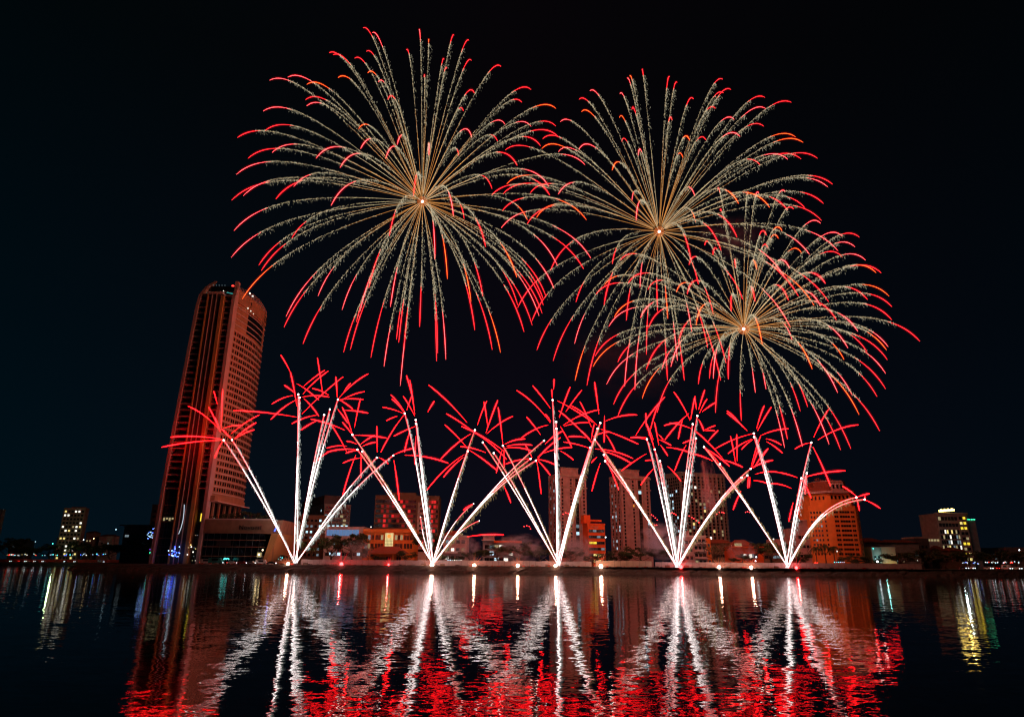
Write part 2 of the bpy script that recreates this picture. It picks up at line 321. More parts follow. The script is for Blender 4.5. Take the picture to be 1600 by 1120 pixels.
# ---------------- the hotel tower
TX, TY = -152.0, 345.0
tw = thing('hotel_tower', 'tall slender dark red lit hotel tower with curved fins beside the podium', 'skyscraper', (TX, TY, GZ))
TH = 144.0
def lx(z):                                             # left edge leans inwards towards the top
    t_ = z / 150.; return -24.0 + 4.3 * t_ ** 1.5
def build_tower():
    # core volume, stepping with the leaning left edge
    b_ = MB()
    for k in range(30):
        z0 = k * 4.8; z1 = z0 + 4.8
        b_.box(lx(z1) + 1.6, -1.0, 2.2, 40, z0, z1, 'recess_shade')
    b_.build('core_wall', tw)
    # convex right facade
    b_ = MB(); segs = 9; pts = []
    for i in range(segs + 1):
        u = i / segs; pts.append((-.2 + 3.0 * math.sin(math.pi * (u * .8)), 1.5 + 41 * u))
    outl = pts + [(-4, 42.5), (-4, 1.5)]
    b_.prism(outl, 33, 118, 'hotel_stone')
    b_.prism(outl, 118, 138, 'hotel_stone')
    b_.build('side_facade', tw)
    # windows: floors by columns on the convex side
    fl = 3.36; n_f = 26; cnt = 0; rest = MB(); res = []
    for j in range(n_f):
        z = 36.5 + fl * j
        for i in range(segs):
            (xa, ya), (xb, yb) = pts[i], pts[i + 1]
            for q in (.28, .72):
                x = xa + (xb - xa) * q; y = ya + (yb - ya) * q; ang = math.atan2(yb - ya, xb - xa)
                res.append((x, y, z, ang))
    me_ = win_mesh(1.25, 1.7, 'glass_dark', 'hotel_stone', 0)
    res.sort(key=lambda r_: r_[1] + .0 * r_[2])
    for (x, y, z, ang) in res[:100]:
        link_mesh('window', me_, tw, (x, y, z), ang)
    for (x, y, z, ang) in res[100:]:
        c_, s_ = math.cos(ang), math.sin(ang)
        def tr(u, v_): return (x + c_ * u - s_ * v_, y + s_ * u + c_ * v_)
        a = [tr(-.75, -.06), tr(.75, -.06), tr(.75, .1), tr(-.75, .1)]
        rest.prism(a, z - .9, z + .9, 'glass_dark')
    tag(rest.build('window_rows', tw), kind='stuff')
    b_ = MB()                                          # string courses, one a floor
    for j in range(n_f + 6):
        z = 34.5 + fl * j
        if z > 137: break
        pr = [(x + .45, y) for x, y in pts] + [(x - .2, y) for x, y in pts[::-1]]
        b_.prism(pr, z, z + .45, 'slab')
    b_.build('string_courses', tw)
    # big dark opening high on the right facade
    b_ = MB()
    pr = [(x + .22, y) for x, y in pts[3:9]] + [(x - .2, y) for x, y in pts[3:9][::-1]]
    b_.prism(pr, 124, 136.5, 'glass_dark'); b_.build('sky_window', tw)
    # crown screen with faint lettering
    b_ = MB(); pr = [(x + .5, y) for x, y in pts] + [(x + .1, y) for x, y in pts[::-1]]
    b_.prism(pr, 138, 145.5, 'hotel_stone')
    for i in range(30):
        u = i / 29; x = -1.0 + 3.2 * math.sin(math.pi * (u * .8)) + .55; y = 1.5 + 41 * u
        b_.box(x, x + .25, y - .15, y + .15, 138.4, 147 + 2 * math.sin(u * 3), 'fin')
    b_.build('crown_screen', tw)
    t_ = text_mesh('NOVOTEL', 5.2, .12, 'letter_dark', 'crown_lettering', tw, (2.6, 15, 139.6), math.pi / 2, 1.25)
    b_ = MB()
    for k in range(3): b_.ball((2.6, 12 + 4.2 * k, 138.1), .35, 'win_white')
    for k in range(2): b_.ball((2.2, 13 + 4.2 * k, 147.6), .5, 'win_white')
    b_.build('crown_lamps', tw)
    # fins: left leaning and curved, right curved inwards at the top
    def fin(xf, ztop, ybase, y1, thick, name):
        b_ = MB(); N = 26
        for k in range(N):
            za, zb = ztop * k / N, ztop * (k + 1) / N
            def fr(z):
                u = z / ztop; return ybase - 1.2 + (8.0 * max(0, (u - .93) / .07) ** 1.6)
            xa, xb = xf(za), xf(zb)
            v = [(xa, fr(za), za), (xa + thick, fr(za), za), (xa + thick, y1, za), (xa, y1, za), (xb, fr(zb), zb), (xb + thick, fr(zb), zb), (xb + thick, y1, zb), (xb, y1, zb)]
            b_.add(v, [(0, 1, 5, 4), (1, 2, 6, 5), (2, 3, 7, 6), (3, 0, 4, 7)] + ([(4, 5, 6, 7)] if k == N - 1 else []), 'fin')
        b_.build(name, tw)
    fin(lambda z: lx(z) + (3.2 * max(0, (z / 150 - .9) / .1) ** 1.7), 152, -.4, 6, 1.5, 'left_fin')
    fin(lambda z: -1.1 - 1.1 * max(0, (z / 150 - .95) / .05) ** 2, 150.5, -.9, 2.6, 1.7, 'right_fin')
    # central shaft of dark glass with brown mullions and the pier on its right, its orange light put into the colour
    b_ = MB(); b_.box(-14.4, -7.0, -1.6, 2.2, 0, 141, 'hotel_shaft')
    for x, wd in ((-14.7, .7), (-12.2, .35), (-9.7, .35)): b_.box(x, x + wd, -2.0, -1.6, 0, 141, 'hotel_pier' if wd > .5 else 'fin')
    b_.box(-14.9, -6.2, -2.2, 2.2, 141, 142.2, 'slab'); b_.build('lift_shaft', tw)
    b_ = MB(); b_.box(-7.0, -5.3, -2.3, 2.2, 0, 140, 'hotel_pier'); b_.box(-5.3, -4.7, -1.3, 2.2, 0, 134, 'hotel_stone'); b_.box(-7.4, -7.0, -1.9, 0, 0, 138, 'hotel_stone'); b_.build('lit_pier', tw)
    # balconies, each its own part
    meL, meR = {}, None
    bb = MB(); bb.box(-3.7, -.2, -1.1, 2.2, 0, .62, 'slab'); bb.box(-3.7, -.2, -1.1, -1.0, .62, 1.3, 'glass_grey'); bb.box(-3.7, -.2, -1.12, -.98, 1.3, 1.38, 'frame_metal'); bb.box(-4.7, -3.7, -.7, 2.2, 0, .62, 'slab'); meR = bb.mesh('balcony')
    for j in range(32):
        z = 36 + 3.36 * j
        link_mesh('balcony', meR, tw, (-.95 + .0, 0, z))
        wl = -14.9 - (lx(z) + 1.5)
        k = round(wl, 1)
        if k not in meL:
            bb = MB(); bb.box(0, 1, -.8, 2.2, 0, .62, 'slab'); bb.box(0, 1, -.8, -.7, .62, 1.3, 'glass_grey'); bb.box(0, 1, -.82, -.68, 1.3, 1.38, 'frame_metal'); meL.setdefault(k, bb.mesh('balcony'))
        link_mesh('balcony', meL[k], tw, (lx(z) + 1.5, 0, z), 0, (wl, 1, 1))
    # lower glazed floors
    b_ = MB()
    for z in range(0, 34, 4):
        b_.box(lx(z) + 1.6, -14.9, 1.2, 2.2, z + .3, z + 3.9, 'glass_grey'); b_.box(lx(z) + 1.6, -14.9, .9, 2.2, z - .1, z + .3, 'hotel_stone' if z % 8 else 'render_dark')
        b_.box(-4.7, -1.0, 1.2, 2.2, z + .3, z + 3.9, 'glass_grey'); b_.box(-4.7, -1.0, .9, 2.2, z - .1, z + .3, 'render_dark')
    for x in np.arange(-22, -15, 1.5): b_.box(x, x + .12, 1.0, 1.2, 0, 34, 'frame_metal')
    for x in np.arange(-4.2, -1, 1.1): b_.box(x, x + .12, 1.0, 1.2, 0, 34, 'frame_metal')
    b_.build('lower_glazing', tw)
    b_ = MB(); b_.box(-2.9, -1.5, .7, 1.0, 20.4, 24.2, 'win_yellow'); b_.build('lit_window', tw)
    b_ = MB()
    for k in range(4): b_.box(-21.3 + k * 1.4, -20.5 + k * 1.4, .6, .88, 20.5 + (k % 2) * .6, 22, 'win_dimwarm')
    b_.build('lit_window', tw)
    for k in range(16):
        x = random.uniform(-4.6, -1.4); z = random.choice(range(1, 18, 2)) + .6
        if k < 12: link_mesh('window', win_mesh(.45, .35, random.choice(['win_white', 'win_dimwarm', 'win_dimcool']), 'frame_metal', 0), tw, (x, .78, z))
    # open colonnade above the podium roof, under the side facade
    b_ = MB()
    b_.box(-1, 2.8, 1.0, 41, 30.5, 33, 'hotel_stone'); b_.box(-1, 4.8, .5, 43.5, 29.9, 30.5, 'slab')
    for k in range(6): b_.box(1.0, 2.0, 3 + 7 * k, 4.2 + 7 * k, 19, 30, 'hotel_stone')
    b_.box(-1.0, .2, 1.5, 41, 0, 30, 'glass_dark'); b_.build('colonnade', tw)
    # rooftop bar: domes, coloured lights, mast lamp
    b_ = MB(); b_.box(-18, -2, 3, 20, 144, 147.5, 'glass_dark'); b_.box(-18.5, -1.5, 2.6, 3.0, 143.9, 144.4, 'slab'); b_.ball((-12, 8, 147.4), 3.6, 'render_grey', 10, 6, (1.6, 1, .5)); b_.build('rooftop_bar', tw)
    b_ = MB()
    for k in range(7): b_.box(-6.2 + .6 * k, -5.7 + .6 * k, 2.2, 2.5, 143.4 - k * .12, 143.75 - k * .12, 'led_teal')
    b_.ball((-4.6, 2, 142.4), .4, 'led_ice'); b_.ball((-8, 2, 144.5), .25, 'win_white'); b_.box(-17.8, -15.4, 2.2, 2.5, 143.2, 143.5, 'tip_teal')
    for k in range(5): b_.ball((-14.5 + 1.6 * k, 3, 148.2), .2, 'win_dimcool')
    b_.build('rooftop_lights', tw)
    b_ = MB(); b_.tube([(-5, 6, 147.5), (-5, 6, 149)], .12, 'frame_metal'); b_.ball((-5, 6, 149.2), .55, 'lamp_red', sc=(1.5, 1, .7)); b_.build('beacon', tw)
build_tower()
# ---------------- the podium
pd = thing('hotel_podium', 'low wide hotel podium with beige band of letters and rooftop garden', 'building', (-151.2, 343, GZ))
b_ = MB(); b_.prism([(0, 0), (33.5, 0), (33.5, 40), (0, 40)], 14.5, 21, 'render_tan'); b_.box(0, 33.5, 0, .3, 21, 21.6, 'slab'); b_.build('upper_band', pd)
b_ = MB(); b_.box(.4, 30, .8, 40, 0, 14.5, 'glass_dark')
for z in (11.2, 8.0, 3.6): b_.box(.2, 30.2, .3, 3, z, z + .35, 'render_tan')
for x in np.arange(2, 29, 3.2): b_.box(x, x + .16, .62, .8, 0, 14.5, 'frame_metal')
b_.build('glazed_front', pd)
b_ = MB()                                              # tapered end, leaning outwards to the roof
b_.add([(30.2, .3, 0), (31.6, .3, 0), (37.2, 0, 14.5), (33.52, 0, 14.5), (30.2, 38, 0), (31.6, 38, 0), (37.2, 38, 14.5), (33.52, 38, 14.5)], [(0, 1, 2, 3), (1, 5, 6, 2), (5, 4, 7, 6), (4, 0, 3, 7), (3, 2, 6, 7), (0, 4, 5, 1)], 'hotel_pier')
b_.add([(33.52, -.02, 14.5), (37.2, -.02, 14.5), (38.6, -.02, 21), (33.52, -.02, 21), (33.52, 38, 14.5), (37.2, 38, 14.5), (38.6, 38, 21), (33.52, 38, 21)], [(0, 1, 2, 3), (1, 5, 6, 2), (5, 4, 7, 6), (3, 2, 6, 7)], 'render_tan')
b_.build('tapered_end', pd)
b_ = MB(); b_.box(27.5, 29.6, .2, .6, 3.4, 5.6, 'win_dimwarm'); b_.ball((28.6, -.2, 4.6), .45, 'lamp_warm'); b_.box(7, 14, .2, .29, 8.6, 11, 'recess_shade'); b_.build('entrance', pd)
text_mesh('Novotel', 3.0, .12, 'letter_dark', 'sign_lettering', pd, (17.2, -.14, 16.4), 0, 1.1)
def shrub_mesh(n, w_, h_, seed, mats=('leaf',), ls=.5):
    r_ = np.random.default_rng(seed); b_ = MB()
    for i in range(n):
        p = r_.normal(size=3); p /= np.linalg.norm(p); p *= r_.random() ** .4; c_ = Vector((p[0] * w_, p[1] * w_, h_ * .55 + p[2] * h_ * .45))
        a = Vector(r_.normal(size=3)).normalized() * ls; q = a.cross(Vector(r_.normal(size=3))).normalized() * ls * .7
        b_.add([tuple(c_ - a), tuple(c_ + q), tuple(c_ + a), tuple(c_ - q)], [(0, 1, 2, 3)], mats[i % len(mats)])
    return b_.mesh('crown')
# ---------------- ordinary buildings
def roofbox(B, x0, x1, y0, y1, h, mat): B.part('roof_room', lambda b_: b_.box(B.W * x0, B.W * x1, B.D * y0, B.D * y1, B.H, B.H + h, mat))
B = Bld('apartment_block', 'pale block with many small lit windows far left beyond the trees', None, 92, 125, 794, 640, 3, 6)
B.wall('render_pale'); B.grid(6, 13, .6, B.W - .6, 2, B.H - 1, 1.7, 1.6, ['win_white', 'win_warm', 'win_dimwarm'], .34); roofbox(B, .3, .9, .2, .8, 1.6, 'render_pale'); B.finish()
B = Bld('apartment_block', 'plain blue grey block cut by the left edge of the picture', None, -50, -6, 796, 640, 0, 4)
B.wall('render_grey'); B.grid(5, 8, 1, B.W - 1, 4, B.H - 1, 1.6, 1.6); B.finish()
for (x0, x1, yt, Y, lab, mt) in ((13, 37, 846, 700, 'low grey house with long eaves between dark trees far left', 'render_grey'), (86, 96, 841, 690, 'small pale house just left of the lit far left block', 'render_pale'), (131, 141, 833, 690, 'narrow pale house right of the lit far left block', 'render_pale'), (152, 172, 838, 690, 'low bluish house with stepped roof between far block and hotel', 'render_white')):
    B = Bld('house', lab, None, x0, x1, yt, Y, 0, 12, 'small houses on the far left bank'); B.wall(mt); B.grid(2, 2, .6, B.W - .6, 2, B.H - 1, 1.4, 1.3, ['win_dimcool', 'win_dimwarm'], .4)
    B.part('roof', lambda b_: b_.hip(-.8, B.W + .8, -.8, B.D + .8, B.H + .6, B.H + 2.4, B.W * .3, 'roof_tile')); B.finish()
B = Bld('office_block', 'dark unlit block hugging the left foot of the hotel tower', None, 231, 250, 789, 430, 0, 20); B.wall('render_dark'); B.grid(3, 9, 1, B.W - 1, 3, B.H - 2, 1.6, 1.4, ['win_dimcool'], .1); B.finish()
B = Bld('low_hall', 'low dark hall with wide flat roof left of the hotel tower', None, 190, 246, 823, 400, 0, 20); B.wall('render_dark'); B.part('roof', lambda b_: b_.box(-2, B.W + 1, -2, B.D + 1, B.H + .6, B.H + 1.2, 'render_grey')); B.grid(8, 2, 1, B.W - 1, 6, B.H - 2, 2.2, 1.2, ['win_dimcool'], .2); B.finish()
# behind the first fan
B = Bld('apartment_block', 'grey block with rows of balconies behind the leftmost comet fan', 466, 503, 544, 788, 470, 30); B.wall('render_grey')
B.grid(8, 10, .6, B.W - .6, B.H * .28, B.H - .5, 2.0, 1.6, ['win_dimwarm', 'win_dimcool'], .12, frame='render_grey'); B.grid(5, 9, 1, B.D - 1, 8, B.H - 2, 1.5, 1.5, ['win_cool', 'win_cool', 'win_red'], .22, side=True)
B.part('roof_storey', lambda b_: b_.box(0, B.W * .62, 2, B.D - 2, B.H + .1, B.H + 6.5, 'render_dark')); B.finish()
B = Bld('apartment_block', 'tan block with a few blue windows directly behind leftmost launch point', None, 459, 503, 806, 440, 0, 16); B.wall('render_brown'); B.grid(6, 7, 1, B.W - 1, 4, B.H - 1, 1.3, 1.4, ['win_cool', 'win_dimcool'], .3); B.finish()
B = Bld('office_block', 'low building washed in blue light left of orange hall', None, 506, 566, 824, 410, 0, 18); B.wall('render_white')
B.part('blue_wash', lambda b_: [b_.box(1 + i * 1.9, 2.7 + i * 1.9, -.25, -.05, B.H - 4.6, B.H - 1.2, 'blue_wash_glow') for i in range(int((B.W - 2) / 1.9))])  # blue light on the wall put in as self-glowing panels
B.grid(9, 2, 1, B.W - 1, 3, B.H - 6, 1.8, 1.7, ['win_cool', 'win_dimcool', 'win_white'], .6)
B.part('roof_lights', lambda b_: [b_.box(1 + i * 2.6, 2.4 + i * 2.6, .4, .7, B.H + .7, B.H + 1.3, 'win_cool') for i in range(5)]); B.finish()
B = Bld('office_tower', 'wide dark glass tower with red glinting windows behind orange hall', None, 583, 684, 775, 480, 3, 26)
B.wall('render_brown'); B.grid(15, 11, .6, B.W * .64, 8, B.H - 2, 1.9, 2.1, ['win_red', 'win_red_reflect', 'win_red_reflect', 'win_red_reflect'], .38, bars=0)  # red reflections in the dark glass put in as glowing panes
B.grid(4, 11, B.W * .84, B.W - .6, 8, B.H - 2, 1.6, 2.1, ['win_red', 'win_red_reflect'], .4, bars=0)
B.part('stair_strip', lambda b_: b_.box(B.W * .67, B.W * .83, -.9, 0, 0, B.H - 4, 'render_white')); B.grid(1, 10, B.W * .69, B.W * .82, 8, B.H - 5, 4.6, 1.5, ['win_red_reflect'], .3, proud=.95)
B.part('roof_room', lambda b_: b_.box(B.W * .2, B.W * .62, 4, 18, B.H, B.H + 3, 'render_brown')); B.finish()
B = Bld('government_hall', 'orange lit hall with glazed panels and a round emblem', None, 566, 646, 828, 385, 0, 18)
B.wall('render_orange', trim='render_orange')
B.part('pilasters', lambda b_: [b_.box(B.W * u - .35, B.W * u + .35, -.5, 0, 0, B.H, 'render_orange') for u in (.015, .23, .41, .61, .79, .985)] + [b_.box(0, B.W, -.7, 0, B.H - 1.3, B.H + .2, 'render_orange')])
for (u0, u1, n_) in ((.03, .22, 3), (.24, .40, 3), (.62, .78, 3), (.80, .97, 3)):
    B.grid(n_, 2, B.W * u0, B.W * u1, B.H * .42, B.H - 1.6, 1.3, 2.6, ['win_dimwarm', 'win_dimcool'], .3, base='glass_grey', frame='render_orange')
B.part('emblem_bay', lambda b_: b_.box(B.W * .43, B.W * .59, -.12, 0, B.H * .45, B.H - 1.5, 'emblem_glow')); B.part('emblem_grille', lambda b_: [b_.box(B.W * .43 + i * .75, B.W * .43 + i * .75 + .12, -.25, -.12, B.H * .45, B.H - 1.5, 'frame_metal') for i in range(6)] + [b_.box(B.W * .43, B.W * .59, -.25, -.12, z, z + .18, 'frame_metal') for z in (B.H * .6, B.H * .69)])
B.part('emblem', lambda b_: b_.ball((B.W * .51, -.5, B.H - 3.2), 1.0, 'emblem', 12, 8, (1, .2, 1))); B.finish()
pv = thing('pavilion', 'small pavilion with dark red hipped roof before the orange hall', 'pavilion', (XG(577, 368), 368, GZ))
b_ = MB(); b_.hip(-1, 19.5, -3.5, 9, 5.9, 9.6, 5.5, 'roof_tile'); b_.build('roof', pv); b_ = MB(); b_.box(.4, 18.4, 4, 7.5, 0, 5.6, 'render_orange'); b_.build('wall', pv)
for x in (0, 5.6, 12.2, 17.8): b_ = MB(); b_.box(x, x + .6, -2.6, -2.0, 0, 5.9, 'render_orange'); b_.build('column', pv)
b_ = MB(); b_.box(-.6, 19, -3.1, 4, 5.4, 5.88, 'render_orange'); b_.box(-.5, 19, -3.0, 4, 0, .5, 'render_orange'); b_.box(.6, 17.8, -2.4, -2.2, .5, 1.5, 'render_orange'); b_.build('porch', pv)
for x in (3, 9, 14.5): link_mesh('window', win_mesh(2.4, 1.8, 'glass_grey', 'render_orange'), pv, (x, 3.95, 3.4))
B = Bld('townhouse', 'pink townhouse with tiled roof right of second launch point', None, 692, 730, 838, 385, 0, 14); B.wall('render_pink', trim='render_white'); B.grid(4, 3, 1, B.W - 1, 2, B.H - .6, 1.7, 1.7, ['win_dimwarm', 'win_dimcool', 'win_white'], .35); B.part('roof', lambda b_: b_.hip(-.8, B.W * .75, -.8, B.D, B.H + .62, B.H + 3.4, 3, 'roof_tile')); B.part('balcony', lambda b_: (b_.box(B.W * .1, B.W * .9, -1.4, 0, 6.4, 6.7, 'slab'), b_.box(B.W * .1, B.W * .9, -1.4, -1.3, 6.7, 7.6, 'render_white'))); B.finish()
B = Bld('terrace_building', 'stepped modern block with thin flat roofs and orange fascia', None, 754, 812, 846, 380, 0, 18); B.wall('render_grey', z1=B.H)
B.part('fascias', lambda b_: (b_.box(B.W * .3, B.W + 1, -2, 3, B.H - .6, B.H + .5, 'render_red'), b_.box(B.W * .55, B.W + 2, -2.4, 3, B.H * .55, B.H * .55 + .8, 'render_red'), b_.box(-.6, B.W * .32, -1, 2, B.H + .6, B.H + 1.0, 'render_white')))
B.part('wing', lambda b_: (b_.box(0, B.W * .3, 1, 12, B.H, B.H + 3.4, 'render_pink'), b_.box(-1, B.W * .34, 0, 12.5, B.H + 3.4, B.H + 3.8, 'render_white'), b_.box(B.W * .5, B.W * .8, 4, 12, B.H + .6, B.H + 2.6, 'render_dark')))
B.grid(7, 3, 1, B.W - 1, 1.5, B.H - 1, 2.2, 1.9, ['win_cool', 'win_dimcool', 'win_dimwarm', 'win_white'], .35); B.finish()
# the two pink towers
for (xa, xb, xc, yt, lab, top) in ((857, 875, 917, 741, 'slim pink residential tower behind the middle launch point', (.1, .75)), (954, 972, 1018, 744, 'slim pink residential tower right of small orange office block', (.05, .7))):
    B = Bld('residential_tower', lab, xa, xb, xc, yt, 440, 24, None, 'twin slim towers')
    B.wall('render_pink', z1=B.H, parapet=.8); Hs = B.H
    B.part('cornice', lambda b_: (b_.box(-.7, B.W + .7, -.7, .02, Hs - 1.2, Hs - .3, 'render_pale'), b_.box(-.5, B.W + .5, -.5, .02, Hs - 8.4, Hs - 7.6, 'render_pale')))
    B.part('penthouse', lambda b_: (b_.box(B.W * top[0], B.W * top[1], 2, B.D * .6, Hs, Hs + 4.5, 'render_pink'), b_.box(B.W * top[0] - .4, B.W * top[1] + .4, 1.6, B.D * .6 + .4, Hs + 4.5, Hs + 5, 'render_pale')))
    for u in (.09, .41, .90): B.grid(1, 20, B.W * (u - .05), B.W * (u + .05), 10, Hs - 2, 1.0, 1.3, ['win_dimcool', 'win_warm', 'win_cool', 'win_orange'], .07)
    B.grid(1, 20, B.W * .58, B.W * .70, 10, Hs - 2, 2.2, 2.0, ['win_dimcool', 'win_cool'], .14, bars=2); B.part('bay', lambda b_: [b_.box(B.W * u - .15, B.W * u + .15, -.45, 0, 8, Hs - 1.3, 'render_pale') for u in (.52, .76)])
    B.grid(3, 20, 1, B.D - 1, 10, Hs - 2, 1.0, 1.5, ['win_cool', 'win_dimcool', 'win_dimcool'], .3, side=True, frame='render_grey'); B.finish()
B = Bld('office_block', 'small bright orange office block with banded windows between two towers', 911, 919, 946, 819, 385, 16)
B.wall('render_red'); B.part('roof_slab', lambda b_: (b_.box(-1, B.W * .8, -.5, B.D, B.H + 1.6, B.H + 2.6, 'render_red'), b_.box(-2, 1.6, 0, 5, B.H + .6, B.H + 5, 'render_red')))
B.part('window_band', lambda b_: [b_.box(.4, B.W - .4, -.06, 0, z, z + 1.5, 'glass_grey') for z in np.linspace(2.2, B.H - 4.2, 6)])
for k, z in enumerate(np.linspace(2.2, B.H - 4.2, 6)):
    for i in range(4):
        lit = (k in (0, 1) and i in (1, 2)) or (k == 3 and i in (0, 1)); x = .4 + (B.W - .8) * (i + .5) / 4
        link_mesh('window', win_mesh(2.0 if B.W > 9 else 1.6, 1.2, ('win_warm' if k < 2 else 'win_yellow') if lit else ('win_dimcool' if (k, i) in ((5, 1), (4, 2), (2, 3)) else 'glass_dark'), 'frame_metal', 1), B.o, (x, -.12, z + .75))
text_mesh('EAGLE', 1.5, .06, 'render_pale', 'sign_lettering', B.o, (B.W * .16, -.1, B.H - 1.9), 0, 1.1); B.finish()
# the big grey block
B = Bld('apartment_tower', 'broad grey apartment tower with dense window grid right of centre', 1044, 1066, 1138, 739, 470, 20); B.wall('render_grey', parapet=1)
B.grid(11, 23, .8, B.W - .8, 9, B.H - 1.5, 1.6, 1.7, ['win_warm', 'win_white', 'win_dimwarm', 'win_dimwarm', 'win_dimcool'], .09, frame='render_grey'); B.grid(6, 23, 1, B.D - 1, 9, B.H - 2, 1.6, 1.6, ['win_cool', 'win_dimcool'], .12, side=True)
B.part('pilasters', lambda b_: [b_.box(B.W * k / 11 - .2, B.W * k / 11 + .2, -.7, 0, 6, B.H, 'render_pale') for k in range(1, 11)]); B.part('floor_edges', lambda b_: [b_.box(0, B.W, -.5, 0, z - .15, z + .15, 'render_pale') for z in np.linspace(9, B.H - 1.5, 24)]); B.finish()
B = Bld('townhouse', 'ornate pink townhouse with balconies behind the fourth launch point', None, 1069, 1105, 838, 380, 0, 14); B.wall('render_pink', trim='render_white')
B.grid(3, 4, B.W * .45, B.W - .4, 1, B.H - .4, 1.4, 1.6, ['win_dimwarm'], .1); B.grid(2, 3, .5, B.W * .4, 3, B.H - 1, 1.2, 1.5)
for k in range(3): B.part('balcony', lambda b_: (b_.box(B.W * .46, B.W + .2, -1.3, 0, B.H * (.28 + .24 * k), B.H * (.28 + .24 * k) + .3, 'render_white'), [b_.box(B.W * .46 + i * .55, B.W * .46 + i * .55 + .2, -1.25, -1.05, B.H * (.28 + .24 * k) + .3, B.H * (.28 + .24 * k) + 1.1, 'render_white') for i in range(11)]))
roofbox(B, .05, .3, .1, .6, 3, 'render_pink'); B.finish()
B = Bld('house', 'narrow ochre house tucked right of the ornate pink townhouse', None, 1105, 1112, 842, 395, 0, 10); B.wall('render_orange'); B.grid(1, 3, .3, B.W - .3, 1, B.H - 1, 1.0, 1.4); B.finish()
B = Bld('low_hall', 'long low hall with dull red roof behind the bare tree', None, 1112, 1146, 850, 400, 0, 16); B.wall('render_brown'); B.part('roof', lambda b_: b_.hip(-1, B.W + 1, -1, B.D, B.H + .6, B.H + 3, 4, 'roof_tile')); B.grid(5, 1, 1, B.W - 1, 2, B.H - 2, 1.8, 1.5); B.finish()
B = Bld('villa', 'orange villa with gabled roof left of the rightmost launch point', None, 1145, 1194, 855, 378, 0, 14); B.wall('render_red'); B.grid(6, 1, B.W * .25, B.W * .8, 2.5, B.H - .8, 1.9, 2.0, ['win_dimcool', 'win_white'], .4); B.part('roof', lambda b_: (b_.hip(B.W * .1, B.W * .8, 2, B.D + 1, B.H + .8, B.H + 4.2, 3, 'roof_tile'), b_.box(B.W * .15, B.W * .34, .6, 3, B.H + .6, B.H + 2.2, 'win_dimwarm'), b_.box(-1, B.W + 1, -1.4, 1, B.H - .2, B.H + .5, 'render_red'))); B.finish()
B = Bld('low_hall', 'long grey brown hall with roof box behind the rightmost comet fan', None, 1192, 1262, 853, 400, 0, 16); B.wall('render_brown'); B.grid(10, 1, 1, B.W - 1, 2, B.H - 2, 1.8, 1.5, ['win_dimcool'], .2); roofbox(B, .3, .48, .2, .8, 4, 'render_pink'); B.finish()
B = Bld('annex_building', 'stepped pale annex against the left side of the orange tower', None, 1246, 1275, 826, 395, 0, 18); B.wall('render_pink'); B.part('upper_wing', lambda b_: (b_.box(B.W * .5, B.W, 1, B.D, B.H + .1, B.H + 4.5, 'render_pink'), b_.box(B.W * .36, B.W + .2, .4, B.D, B.H + 4.5, B.H + 5.1, 'render_pale'))); B.grid(4, 3, 1, B.W - 1, 4, B.H - 2, 1.3, 1.4, ['win_dimwarm'], .1); B.finish()
# orange tower with cut corners and tiled top
ot = thing('office_tower', 'orange lit tower with cut corners and dark red tiled crown', 'building', (XG(1283, 385), 385, GZ)); OW = XG(1358, 385) - XG(1283, 385); OH = ZT(1310, 790, 385) - GZ
def octo(x0, x1, c_, dep=22): return [(x0 + c_, 0), (x1 - c_ * .4, 0), (x1, c_ * .5), (x1, dep), (x0, dep), (x0, c_ * 1.0)]
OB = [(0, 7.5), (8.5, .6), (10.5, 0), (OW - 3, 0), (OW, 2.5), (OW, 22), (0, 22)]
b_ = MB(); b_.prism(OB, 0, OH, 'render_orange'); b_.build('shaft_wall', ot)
OU = [(1.5, 8), (9, 2.2), (10.8, 1.6), (OW - 4, 1.6), (OW - 1.8, 3.6), (OW - 1.8, 21), (1.5, 21)]
b_ = MB(); b_.prism(OU, OH, OH + 7.2, 'render_orange'); b_.build('upper_wall', ot)
OC = [(.2, 7.2), (8.4, .4), (10.4, -.4), (OW - 3, -.4), (OW - .2, 2.2), (OW - .2, 22), (.2, 22)]
b_ = MB(); b_.prism(OC, OH + 7.2, OH + 8.4, 'render_pink'); b_.prism([(x * .86 + OW * .07, y * .85 + 2.2) for x, y in OC], OH + 8.4, OH + 10.6, 'roof_tile'); b_.prism([(x * .66 + OW * .19, y * .7 + 4.2) for x, y in OC], OH + 10.6, OH + 14, 'roof_tile')
b_.prism([(x * .6 + OW * .22, y * .64 + 4) for x, y in OC], OH + 14, OH + 14.5, 'render_pink'); b_.box(OW * .45, OW * .72, 1.2, 8, OH + 8.4, OH + 13.2, 'render_pink'); b_.build('tiled_crown', ot)
b_ = MB(); [b_.box(OW * .2 + i, OW * .2 + i + .4, 6, 6.4, OH + 14.5, OH + 15.6 + .6 * math.sin(i), 'roof_tile') for i in range(12)]; b_.tube([(OW * .5, 7, OH + 14.5), (OW * .5, 7, OH + 21)], .09, 'frame_metal'); b_.build('roof_ornament', ot)
NF = 11; dz = (OH - 6) / NF
